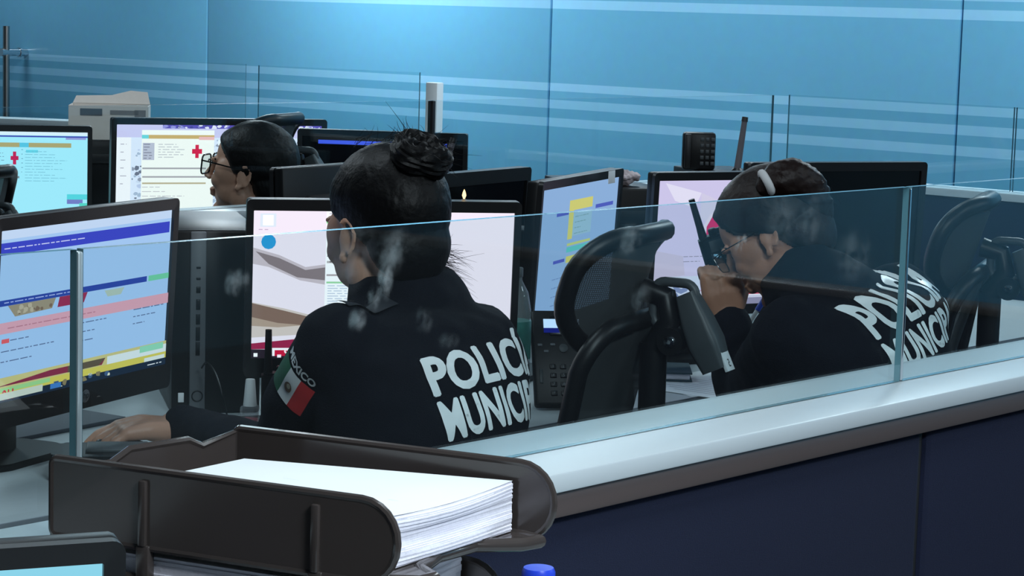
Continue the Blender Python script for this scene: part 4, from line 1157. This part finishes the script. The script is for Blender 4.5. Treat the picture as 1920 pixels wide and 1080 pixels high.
B3 = link_mesh('body', body(MH3, N3, rws3, r3, d3, (arm_l3, arm_r3), (lambda mb: hand(mb, WL3+d3*0.012, d3, UP, 1), lambda mb: hand(mb, WR3+d3*0.012, d3, UP, -1)), H3, 0.0045), M_SKIN, ROOT3, True)
J3 = jacket('top', rws3, r3, d3, (arm_l3, arm_r3), N3, UP, MH3, 5, ROOT3, mat('black_top', (20, 20, 24), 0.85))
MB().tube([N3+UP*0.045+(MH3.to_3x3() @ Vector((0.060*cos(a), 0.060*sin(a), 0))) for a in [2*pi*i/28 for i in range(28)]], 0.006, 8, closed=True).build('collar', M_RED, ROOT3, True)
mb = MB(); legs(mb, H3, r3, d3, 0.012, False); mb.sph(H3, (0.15, 0.12, 0.11)); link_mesh('trousers', voxel(mb, 0.012, 4), M_TROUSER, ROOT3, True)
stool('black stool under the glasses wearer', H3.x, H3.y+0.06)
face_parts(MH3, ROOT3)
HL3 = [(-0.12, -0.06), (-0.07, -0.045), (-0.045, -0.032), (-0.025, -0.024), (-0.005, -0.01), (0.0, 0.028), (0.03, 0.045), (0.05, 0.062), (0.07, 0.085), (0.085, 0.1), (0.095, 0.3)]
hair_cap(MH3, ROOT3, M_HAIR, 0.010, HL3, seed=3, zmin=-0.09)
mb = MB(); E(mb, MH3, (0, -0.095, -0.05), (0.032, 0.025, 0.035)); me = voxel(mb, 0.005, 3); wrinkle(me, 0.003, 60, 1); link_mesh('hair_knot', me, M_HAIR, ROOT3, True)
glasses(MH3, ROOT3, r=0.0022, w=0.028, h=0.023)

# ------------------------------------------------------------------ things held and on the desks
def radio(label, o, m, body_h=0.125, ant=0.10, w=0.056, th=0.034, name='two_way_radio'):
    """m: orientation, local z up along the antenna, -y the front"""
    t = thing(name, label, 'radio', o); W_ = Matrix.Translation(o) @ m
    def bld(mb, nm, mt, par=t):
        mb.bm.transform(W_); return mb.build(nm, mt, par, True)
    mb = MB(); mb.prism(rrect(w, th, 0.009, 4), 0, body_h, None, 0.004); b = bld(mb, 'body', M_BLACK)
    mb = MB(); mb.box((0, -th/2-0.001, body_h*0.33), (w*0.72, 0.004, body_h*0.5), 0.0015); bld(mb, 'speaker_grille', M_BLACKGLOSS)
    mb = MB(); mb.box((0.006, -th/2-0.001, body_h*0.80), (w*0.5, 0.003, 0.022), 0.001); bld(mb, 'display', M_GREYPL)
    mb = MB(); mb.tube([(-w*0.28, 0, body_h-0.002), (-w*0.28, 0, body_h+0.02), (-w*0.28, 0, body_h+ant)], [0.0085, 0.0072, 0.0060], 14); bld(mb, 'antenna', M_BLACK)
    mb = MB(); mb.lathe([(0.008, 0), (0.008, 0.011), (0.006, 0.013)], 16, Matrix.Translation((w*0.12, 0, body_h-0.001))); bld(mb, 'knob', M_BLACK)
    mb = MB(); mb.lathe([(0.0065, 0), (0.0065, 0.009), (0.005, 0.011)], 16, Matrix.Translation((w*0.36, 0, body_h-0.001))); bld(mb, 'knob', M_BLACK)
    mb = MB(); mb.box((w/2+0.001, 0, body_h*0.62), (0.004, th*0.5, 0.035), 0.0015); bld(mb, 'talk_button', M_GREYPL)
    return t


def aim(z, front):
    z = z.normalized(); f = (front-z*front.dot(z)).normalized(); x = z.cross(f)*1.0
    y = -f; x = y.cross(z)
    return Matrix(((x.x, y.x, z.x, 0), (x.y, y.y, z.y, 0), (x.z, y.z, z.z, 0), (0, 0, 0, 1)))


rz_ = P(1318, 400, 4.19)-P(1354, 520, 4.215)
radio('black two-way radio held up by the right officer in front of her face', P(1358, 530, 4.205), aim(rz_, (CAMLOC-P(1350, 500, 4.2)).normalized()), 0.095, 0.075, 0.050, 0.030)
o = PZ(517, 818, DESK); radio('black two-way radio standing on the desk beside the white-capped bottle', o, aim(UP, (CAMLOC-o)), 0.118, 0.078, 0.056, 0.036)

# pen in the right officer's writing hand
a = P(1401, 612, 4.47); b = P(1440, 550, 4.47); dpen = (b-a)
t = thing('ballpoint_pen', 'blue and white pen in the radio-holding officer\'s writing hand', 'pen', a)
MB().tube([a+dpen*0.0, a+dpen*0.12], [0.0015, 0.004], 10).build('tip', M_STEEL, t, True)
MB().tube([a+dpen*0.12, a+dpen*0.5], 0.0045, 10).build('barrel', M_WHITE, t, True)
MB().tube([a+dpen*0.48, a+dpen*0.97, a+dpen], [0.0056, 0.0056, 0.003], 10).build('cap', mat('blue_pen_plastic', (36, 78, 200), 0.35), t, True)

# mouse under her hand, keyboard
mp_ = WL1+hd1.normalized()*0.115
t = thing('computer_mouse', 'black mouse under the bun-haired officer\'s left hand', 'mouse', (mp_.x, mp_.y, DESK), math.atan2(hd1.y, hd1.x))
mb = MB(); mb.loft([[Vector((x*s, y*s, z)) for x, y in rrect(0.11, 0.062, 0.029, 6)] for z, s in ((0.0, 0.93), (0.008, 1.0), (0.018, 0.96), (0.026, 0.82), (0.031, 0.55), (0.0325, 0.2))]); mb.build('shell', M_BLACKGLOSS, t)
MB().lathe([(0.008, -0.003), (0.009, 0), (0.008, 0.003)], 16, Matrix.Translation((0.032, 0, 0.026)) @ Matrix.Rotation(pi/2, 4, 'X')).build('scroll_wheel', M_GREYPL, t)


c = PZ(395, 797, DESK)
t = thing('desk_mat', 'dark flat desk mat between the tower computer and the white-capped bottle', 'mat', (c.x, c.y, DESK), radians(-30))
MB().prism(rrect(0.25, 0.13, 0.012, 4), 0, 0.002).build('mat', mat('dark_mat_rubber', (26, 28, 32), 0.8, bump=0.3, bscale=300), t)
MB().tube([(x, y, 0.0018) for x, y in rrect(0.25, 0.13, 0.012, 4)], 0.0016, 6, closed=True).build('stitched_edge', M_BLACK, t)

# black case and glasses case at left
c = PZ(196, 893, DESK)
t = thing('black_case', 'black zip case with a grey flap lying beside the mouse hand', 'case', (c.x, c.y, DESK), radians(-40))
MB().prism(rrect(0.17, 0.12, 0.02, 5), 0, 0.045, None, 0.006).build('body', M_BLACK, t)
MB().box((0.02, 0.01, 0.047), (0.10, 0.07, 0.006), 0.002).build('flap', M_GREYPL, t)
MB().tube([(0.085, -0.05, 0.02), (0.115, -0.045, 0.035), (0.12, 0.0, 0.045), (0.10, 0.05, 0.03), (0.083, 0.055, 0.02)], 0.004, 8).build('strap', M_BLACK, t)
c = PZ(40, 800, DESK)
t = thing('document_folder', 'flat grey folder on the desk in front of the left monitor', 'folder', (c.x, c.y, DESK), radians(8))
MB().box((0, 0, 0.004), (0.34, 0.20, 0.008), 0.002).build('cover', mat('grey_folder_card', (92, 98, 108), 0.7), t)
MB().box((0.165, 0.06, 0.004), (0.02, 0.05, 0.003), 0.001).build('tab', M_PAPER, t)

# bottle with pink liquid
c = PZ(468, 811, DESK+0.0022)
t = thing('sanitizer_bottle', 'small clear bottle of pink liquid with a tall white cap', 'bottle', (c.x, c.y, DESK+0.0022), 0.5)
gb = glass('clear_bottle_plastic', (0.93, 0.93, 0.94), 0.8, film=0.12)
MB().prism(rrect(0.033, 0.03, 0.006, 3), 0.0, 0.05, None, 0.002).build('bottle', gb, t)
MB().prism(rrect(0.029, 0.026, 0.005, 3), 0.002, 0.026, None, 0.001).build('liquid', mat('pink_liquid', (206, 92, 104), 0.2), t)
MB().lathe([(0.0125, 0.05), (0.0125, 0.053), (0.012, 0.056), (0.0088, 0.097), (0.008, 0.099)], 20).build('cap', M_WHITE, t)

# PC towers
def tower(label, c, rz, w=0.17, h=0.36, d=0.38, strip=None):
    t = thing('tower_computer', label, 'computer', (c.x, c.y, DESK), rz)
    MB().box((0, d/2, h/2), (w, d, h), 0.004).build('case', M_BLACK, t)
    MB().box((0, -0.008, h/2), (w, 0.018, h), 0.006).build('front_panel', M_BLACK, t)
    if strip:
        s = MB().box((strip, -0.020, h/2), (0.030, 0.010, h*0.985), 0.003).build('grey_strip', mat('grey_strip_paint', (105, 108, 112), 0.45), t)
        for k, (zz, hh) in enumerate(((0.80, 0.004), (0.74, 0.004), (0.68, 0.012), (0.60, 0.02), (0.52, 0.02), (0.44, 0.026), (0.36, 0.026))):
            MB().box((strip, -0.0255, h*zz), (0.008, 0.003, hh), 0.0008).build('port', M_BLACK, s)
        MB().tube([(strip+0.010*cos(q), -0.0255, h*0.10+0.010*sin(q)) for q in [2*pi*i/24 for i in range(24)]], 0.0013, 6, closed=True).build('badge', M_BLACK, s)
        MB().box((strip-0.03, -0.0185, h*0.09), (0.011, 0.003, 0.018), 0.0006).build('sticker', M_PAPER, t)
    else:
        MB().box((0, -0.0185, h*0.82), (w*0.8, 0.003, 0.03), 0.001).build('drive_door', M_BEZEL, t)
        MB().lathe([(0.007, 0), (0.006, 0.002)], 16, Matrix.Translation((w*0.3, -0.0165, h*0.65)) @ Matrix.Rotation(pi/2, 4, 'X')).build('power_button', M_GREYPL, t)
    return t


tower('tower computer with a grey port strip between the two lit monitors of the bun-haired officer', PZ(402, 772, DESK), radians(-35), strip=-0.036, h=0.352)
TA = P(1186, 352, 5.25); tower('tower computer between the yellow table screen and the lilac wallpaper screen', Vector((TA.x, TA.y, 0)), radians(-30), h=TA.z-DESK)
TB = P(1378, 322, 5.95); tower('tower computer under the keypad handset, behind the lilac wallpaper screen', Vector((TB.x, TB.y, 0)), radians(-30), h=TB.z-DESK, d=0.22)
TC = P(822, 352, 5.38); tower('tower computer behind the switched off middle monitor, carrying an antenna stick', Vector((TC.x, TC.y, 0)), radians(-30), h=TC.z-DESK, d=0.2)
TD = P(205, 262, 7.2); tower('tower computer under the cardboard box, between the two far left screens', Vector((TD.x, TD.y, 0)), radians(-30), h=TD.z-DESK, d=0.2)

# cable from tower
pts = [P(378, 690, 4.22), P(388, 680, 4.2), P(404, 700, 4.17), P(418, 745, 4.15), PZ(428, 785, DESK+0.0045), PZ(440, 791, DESK+0.0045)]
tag(MB().tube(cr(pts, 6), 0.0018, 8).build('cable', M_BLACK), 'thin black cable looping from the tower computer down to the desk', 'cable')

# cardboard box on tower TD
t = thing('cardboard_box', 'open pale cardboard box standing behind the two far left screens', 'box', (TD.x+0.05, TD.y+0.06, TD.z), radians(-42))
w, d, h, th = 0.25, 0.16, 0.108, 0.003
MB().box((0, 0, th/2), (w, d, th)).build('bottom', M_CARD, t)
for c_, s_ in (((0, -d/2, h/2), (w, th, h)), ((0, d/2, h/2), (w, th, h)), ((-w/2, 0, h/2), (th, d, h)), ((w/2, 0, h/2), (th, d, h))):
    MB().box(c_, s_).build('side', M_CARD, t)
MB().prism([(-w/2, 0), (w/2, 0), (w/2-0.01, 0.05), (0.06, 0.055), (0.0, 0.035), (-w/2+0.01, 0.03)], 0, 0.002, Matrix.Translation((0, d/2, h)) @ Matrix.Rotation(radians(50), 4, 'X')).build('flap', M_CARD, t)
MB().box((-0.055, -d/2-0.0022, 0.088), (0.07, 0.001, 0.022)).build('printed_block', M_GREYINK, t)
MB().box((0.05, -d/2-0.0022, 0.088), (0.09, 0.001, 0.014)).build('printed_block', mat('faded_print', (120, 112, 108), 0.8), t)
MB().box((0.10, -d/2-0.0022, 0.072), (0.035, 0.001, 0.05)).build('printed_block', MATS['faded_print'], t)

# keypad handset with stick antenna on tower TB
t = thing('keypad_handset', 'black upright keypad handset behind the right officer\'s monitors', 'handset', (TB.x-0.03, TB.y+0.10, TB.z), radians(-50))
MB().box((0, 0, 0.05), (0.088, 0.04, 0.10), 0.008).build('body', M_BLACK, t)
for j in range(5):
    for i in range(3):
        MB().box((0.008+i*0.014, -0.021, 0.018+j*0.016), (0.010, 0.004, 0.010), 0.0015).build('key', M_GREYPL, t)
MB().box((-0.03, -0.022, 0.05), (0.018, 0.012, 0.092), 0.004).build('receiver', M_BEZEL, t)
def stick(label, a, b, cat='antenna'):
    t = thing('antenna_stick', label, cat, a)
    MB().tube([a, a.lerp(b, 0.5), b], [0.0095, 0.0085, 0.0075], 14).build('rod', mat('grey_antenna_rubber', (96, 92, 98), 0.5), t, True)
    MB().tube([b, b+(b-a).normalized()*0.012], [0.0088, 0.0082], 14).build('tip_cap', M_BEZEL, t, True)
    MB().lathe([(0.016, 0), (0.016, 0.006), (0.011, 0.012)], 18, Matrix.Translation(a+Vector((0, 0, -0.006)))).build('foot', M_BLACK, t, True)
a = P(1382, 322, 5.92); a.z = TB.z+0.006; stick('grey stick antenna in front of the keypad handset', a, P(1396, 228, 5.92))
a = P(822, 348, 5.34); a.z = TC.z+0.006; stick('grey leaning stick antenna right of the hair bun', a, P(848, 268, 5.34))

# note and crumpled bag by the yellow-table monitor
nt_ = P(1147, 332, 4.80)
t = thing('sticky_note', 'white sticky note on the top edge of the yellow table screen', 'note', nt_, radians(20))
MB().box((0, 0, 0), (0.042, 0.0012, 0.027), 0.0003).build('sheet', M_PAPER, t)
mb = MB()
mb.sph((0, 0, 0.012), (0.045, 0.03, 0.014), 4); mb.sph((0.02, 0.01, 0.014), (0.035, 0.028, 0.016), 4)
me = voxel(mb, 0.003, 1); wrinkle(me, 0.010, 55, 6)
t = thing('crumpled_paper_bag', 'crumpled pinkish paper bag on top of a tower computer, beside the sticky note', 'bag', (TA.x+0.01, TA.y+0.06, TA.z+0.006), radians(-40))
link_mesh('bag', me, mat('pinkish_paper', (196, 180, 182), 0.7), t)
MB().box((-0.035, -0.025, 0.012), (0.03, 0.002, 0.02), 0.0004).build('folded_flap', M_PAPER, t)

# lamp reflections in the dark screen, added as small glowing shapes
mtop = P(870, 377.5, 4.17)
def glint(label, px, r, h):
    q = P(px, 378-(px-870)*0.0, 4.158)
    t = thing('screen_glint', label, 'reflection', q)
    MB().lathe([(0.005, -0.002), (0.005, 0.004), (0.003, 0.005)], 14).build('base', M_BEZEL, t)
    MB().lathe([(0.001, 0.004), (r, 0.004+h*0.4), (r*0.6, 0.004+h*0.75), (0.0003, 0.004+h)], 14).build('glint', emit((255, 214, 150), 2.2), t)
glint('small flame-shaped warm glow standing in for a lamp reflection, on top of the bright monitor, right of the bun', 870, 0.0040, 0.019)
glint('smaller warm light on top of the bright monitor, nearest the officer\'s head', 838, 0.003, 0.007)

# desk phone
c = PZ(1098, 771, DESK)
t = thing('desk_phone', 'black desk phone with a lit blue display behind the empty chair', 'telephone', (c.x, c.y, DESK), radians(-40))
W_, L_ = 0.20, 0.20
fm = Matrix.Translation((0, 0, 0.012)) @ Matrix.Rotation(radians(62), 4, 'X')      # face: x right, y up the slope, z out
mb = MB(); mb.box((0, L_/2, -0.012), (W_, L_, 0.026), 0.006, fm); mb.build('body', M_BLACK, t)
MB().box((0, 0.075, 0.06), (0.13, 0.012, 0.12), 0.003).build('stand', M_BLACK, t)
MB().box((-0.005, 0.165, 0.002), (0.12, 0.04, 0.004), 0.001, fm).build('display_surround', M_BLACKGLOSS, t)
mb = MB(); mb.mi = 0; mb.quad(*[fm @ Vector(p) for p in ((-0.077, 0.160, 0.0045), (-0.005, 0.160, 0.0045), (-0.005, 0.179, 0.0045), (-0.077, 0.179, 0.0045))])
mb.mi = 1; mb.quad(*[fm @ Vector(p) for p in ((-0.077, 0.150, 0.0045), (-0.005, 0.150, 0.0045), (-0.005, 0.160, 0.0045), (-0.077, 0.160, 0.0045))])
mb.build('display', [emit((190, 220, 255), 1.2), emit((20, 30, 120), 1.0)], t, smooth=False)
for j in range(4):
    for i in range(3):
        kx, ky = -0.062+i*0.0205, 0.024+j*0.0185
        kb = MB().box((kx, ky, 0.002), (0.013, 0.010, 0.006), 0.0016, fm).build('key', M_BEZEL, t)
        ch = '123456789*0#'[(3-j)*3+i]
        flat_text('digit', ch, 0.009, fm @ Matrix.Translation((kx, ky-0.003, 0.0054)), M_LIGHTGREY, kb)
for kx, ky in ((-0.086, 0.125), (-0.060, 0.126), (-0.018, 0.126), (0.006, 0.126), (-0.074, 0.112), (-0.006, 0.112)):
    MB().box((kx, ky, 0.0015), (0.010, 0.005, 0.004), 0.0012, fm).build('soft_button', M_LIGHTGREY, t)
MB().lathe([(0.009, 0), (0.009, 0.003), (0.006, 0.004)], 18, fm @ Matrix.Translation((-0.039, 0.118, 0.001))).build('navigation_key', M_GREYPL, t)
MB().box((-0.086, 0.06, 0.0015), (0.007, 0.03, 0.004), 0.001, fm).build('volume_key', M_GREYPL, t)
MB().tube([fm @ Vector(p) for p in ((0.07, 0.0, 0.02), (0.07, 0.03, 0.03), (0.07, 0.15, 0.03), (0.07, 0.19, 0.02))], [0.02, 0.014, 0.014, 0.02], 12).build('handset', M_BLACK, t)

# water bottle behind the bright monitor
c = PZ(960, 764, DESK)
t = thing('water_bottle', 'clear water bottle with coloured label showing past the bright monitor\'s right edge', 'bottle', (c.x, c.y, DESK))
MB().lathe([(0.028, 0.0), (0.033, 0.006), (0.033, 0.07), (0.031, 0.075), (0.033, 0.08), (0.033, 0.19), (0.026, 0.23), (0.013, 0.255), (0.013, 0.265)], 28).build('bottle', gb, t)
MB().lathe([(0.0336, 0.10), (0.0336, 0.175)], 28).build('label', mat('green_blue_label', (60, 130, 120), 0.5, var=0.6, bscale=40), t)
MB().lathe([(0.0145, 0.262), (0.0145, 0.278), (0.013, 0.28)], 24).build('cap', M_GREYPL, t)

# papers near the right officer
def sheet(label, px, py, rz, i):
    c = PZ(px, py, DESK)
    t = thing('paper_sheet', label, 'paper', (c.x, c.y, DESK+0.0006*i+0.0003), rz)
    MB().box((0, 0, 0.0003), (0.216, 0.28, 0.0006)).build('page', M_PAPER, t)
    mb = MB()
    for k in range(9): mb.quad((-0.085, 0.10-k*0.02, 0.0008), (0.02+0.06*((k*7) % 5)/5, 0.10-k*0.02, 0.0008), (0.02+0.06*((k*7) % 5)/5, 0.103-k*0.02, 0.0008), (-0.085, 0.103-k*0.02, 0.0008))
    mb.build('print', mat('pale_print', (150, 156, 170), 0.8), t, smooth=False)
sheet('white paper sheet on the desk by the radio officer\'s elbow, lower one', 1348, 722, radians(70), 0)
sheet('white paper sheet on the desk by the radio officer\'s elbow, top one', 1326, 722, radians(95), 1.2)
c = PZ(1208, 704, DESK+0.0022)
t = thing('notebook', 'teal-edged notebook on the desk beside the white sheets', 'notebook', (c.x, c.y, DESK+0.0022), radians(-50))
MB().box((0, 0, 0.002), (0.20, 0.14, 0.004), 0.001).build('cover', mat('dark_teal_cover', (30, 62, 74), 0.6), t)
MB().box((0, 0, 0.010), (0.19, 0.13, 0.012), 0.001).build('pages', M_PAPEREDGE, t)
MB().box((0, 0, 0.018), (0.20, 0.14, 0.004), 0.001).build('cover', MATS['dark_teal_cover'], t)

# ------------------------------------------------------------------ foreground: letter trays, paper, bottle
RIM = 1.11
A = PZ(81, 853, RIM)-Vector((0, 0.014, 0)); TRZ = radians(-48.87-25.0)
pB, pD, pC = (0.345, 0.0), (0.380, 0.212), (0.060, 0.212)


def letter_tray(label, dz, posts=True):
    k_ = -0.05 if dz > 0.01 else 0.0          # the lower trays sit a little back
    t = thing('letter_tray', label, 'paper tray', (A.x+cos(TRZ)*k_, A.y+sin(TRZ)*k_, RIM-dz), TRZ)
    hw = 0.070; th = 0.0045
    def wall(a, b, name, outline):
        a = Vector((a[0], a[1], 0)); b = Vector((b[0], b[1], 0)); e = (b-a).normalized(); n = Vector((-e.y, e.x, 0))
        m = Matrix(((e.x, 0, n.x, a.x), (e.y, 0, n.y, a.y), (0, 1, 0, 0), (0, 0, 0, 1)))
        w = MB(); w.prism(outline, -th/2, th/2, m); o = w.build(name, M_SMOKE, t)
        # rolled rim bead along the top
        top = [p for p in outline]
        mb = MB(); mb.tube([m @ Vector((p[0], p[1], 0)) for p in top], 0.0036, 8, closed=True); mb.build('rim_bead', M_SMOKE, o)
        return m, o
    def out(L, r0, r1):
        pts = []
        for cx, cy, r, a0 in ((L-r1, -r1, r1, 90), (L-r1, -hw+r1, r1, 0), (r0, -hw+r0, r0, -90), (r0, -r0, r0, 180)):
            for k in range(7): pts.append((cx+r*cos(radians(a0-15*k)), cy+r*sin(radians(a0-15*k))))
        return pts
    L1 = 0.352; m, o = wall((0, 0), pB, 'side_wall', out(L1, 0.006, 0.034))
    for x in (0.10, 0.275):
        MB().box((x, -hw*0.55, -0.004), (0.008, hw*0.85, 0.006), 0.002, m).build('rib', M_SMOKE, o)
    L2 = (Vector(pD)-Vector(pC)).length+0.02; m2, o2 = wall(pC, pD, 'side_wall', out(L2, 0.006, 0.034))
    MB().box((0.27, -hw*0.55, 0.004), (0.008, hw*0.85, 0.006), 0.002, m2).build('rib', M_SMOKE, o2)
    Lb = Vector(pC).length
    bo = [(0, -hw), (Lb, -hw), (Lb, -0.003), (Lb*0.80, -0.012), (Lb*0.72, -0.004), (Lb*0.40, -0.004), (Lb*0.30, -0.014), (0, -0.014)]
    wall((0, 0), pC, 'back_wall', bo)
    fl = [(0, 0), (pB[0]-0.01, 0), (pB[0]+0.022, 0.012), (pB[0]+0.026, 0.03), (pB[0]+0.002, 0.05), (0.338, 0.10), (pD[0]-0.032, 0.155), (pD[0]+0.002, 0.18), (pD[0]+0.012, 0.2), (pD[0]-0.02, pD[1]), pC]
    MB().prism(fl, -hw, -hw+0.006, None, 0.0).build('floor', M_SMOKE, t)
    MB().tube([(p[0], p[1], -hw+0.002) for p in fl[1:10]], 0.0065, 10).build('front_lip', M_SMOKE, t)
    if posts:
        for x, y in ((0.10, -0.0), (0.275, -0.0), (0.300, 0.205), (0.12, 0.205)):
            MB().box((x, y, -hw-0.014), (0.014, 0.012, 0.034), 0.003).build('riser_post', M_SMOKE, t)
    return t


TG = 0.098
letter_tray('smoked plastic letter tray at the top of the foreground stack, full of paper', 0)
letter_tray('second smoked letter tray, just under the top one', TG)
letter_tray('third smoked letter tray down in the foreground stack', TG*2)
letter_tray('lowest smoked letter tray, standing on the foreground desk', RIM-0.070-DESK-0.001, posts=False)


def paper_stack(label, dz, thick, cols=None):
    z = RIM-0.018-dz
    k_ = -0.05 if dz > 0.01 else 0.0
    TM = Matrix.Translation((A.x, A.y, 0)) @ Matrix.Rotation(TRZ, 4, 'Z')
    TS = Matrix.Translation((cos(TRZ)*k_, sin(TRZ)*k_, 0)) @ TM
    def loc(px, py):
        q = TM.inverted() @ PZ(px, py, RIM-0.018); q.z = 0; return q
    l1, l2, l3 = loc(458, 864), loc(970, 902), loc(737, 968)
    l1.y = min(l1.y, 0.203); l2.y = min(l2.y, 0.203); l3 = Vector((l3.x, 0.007, 0)); l4 = Vector((max(0.045, l1.x-(l2.x-l3.x)), 0.007, 0))
    cs = [TS @ q for q in (l1, l2, l3, l4)]; c = (cs[0]+cs[2])/2
    t = thing('paper_stack', label, 'paper', (c.x, c.y, z-thick))
    rn = random.Random(3); mb = MB(); R = []; n = 26
    def outline(k):
        pts = []
        jit = [(rn.uniform(-.0008, .0008), rn.uniform(-.0008, .0008)) for _ in range(4)]
        wav = 0.0035*sin(k*0.35)
        for i in range(4):
            a = cs[i]; b = cs[(i+1) % 4]
            for s in range(6):
                p = a.lerp(b, s/6); e = (b-a).normalized(); nn = Vector((-e.y, e.x, 0))
                pts.append(Vector((p.x+nn.x*(jit[i][0]+(wav*sin(pi*s/6) if i == 1 else 0)), p.y+nn.y*(jit[i][0]+(wav*sin(pi*s/6) if i == 1 else 0)), 0)))
        return pts
    for k in range(n+1):
        zz = z-thick+thick*k/n
        for q in (0, 1):
            o_ = outline(k) if q == 0 else o_
            R.append([Vector((p.x, p.y, zz+(thick/n*0.75 if q else 0)-0.004*sin(pi*min(1, max(0, (j-6)/6)))*(k/n))) for j, p in enumerate(o_)])
    mb.loft(R); mb.build('sheet_edges', M_PAPEREDGE, t, True)
    top = MB(); zt = z+thick/n*0.8
    def tf(u, v):
        p = cs[0].lerp(cs[1], u).lerp(cs[3].lerp(cs[2], u), v); return Vector((p.x, p.y, zt+0.0008-0.004*sin(pi*v)*max(0, (u-0.8)/0.2)))
    top.grid(tf, 20, 12); ts = top.build('top_sheet', M_PAPER, t, True)
    ln = MB()
    for (u0, u1, v) in ((0.60, 0.88, 0.62), (0.35, 0.42, 0.45), (0.45, 0.50, 0.80)):
        p, q = tf(u0, v), tf(u1, v+0.02); e = Vector((0.0, 0.0012, 0)); up = Vector((0, 0, 0.0006)); ln.quad(p+up, q+up, q+e+up, p+e+up)
    ln.build('printed_line', mat('faint_ink', (178, 186, 196), 0.8), ts, True, smooth=False)


paper_stack('thick stack of white paper lying in the top letter tray', 0.0, 0.045)
paper_stack('tall stack of white paper in the second letter tray, under the top tray', 0.064, 0.078)

bp = P(1010, 1064, 2.22)
t = thing('water_bottle', 'bottle with a bright blue cap at the bottom edge beside the trays', 'bottle', (bp.x, bp.y, DESK))
hb = bp.z-DESK
MB().lathe([(0.028, 0.0), (0.032, 0.006), (0.032, hb-0.085), (0.026, hb-0.045), (0.0145, hb-0.022), (0.0145, hb-0.012)], 28).build('bottle', gb, t)
MB().lathe([(0.0168, hb-0.024), (0.0168, hb-0.004), (0.0150, hb), (0.001, hb+0.0004)], 30).build('cap', M_BLUECAP, t)
MB().lathe([(0.0326, 0.07), (0.0326, 0.14)], 28).build('label', MATS['green_blue_label'], t)
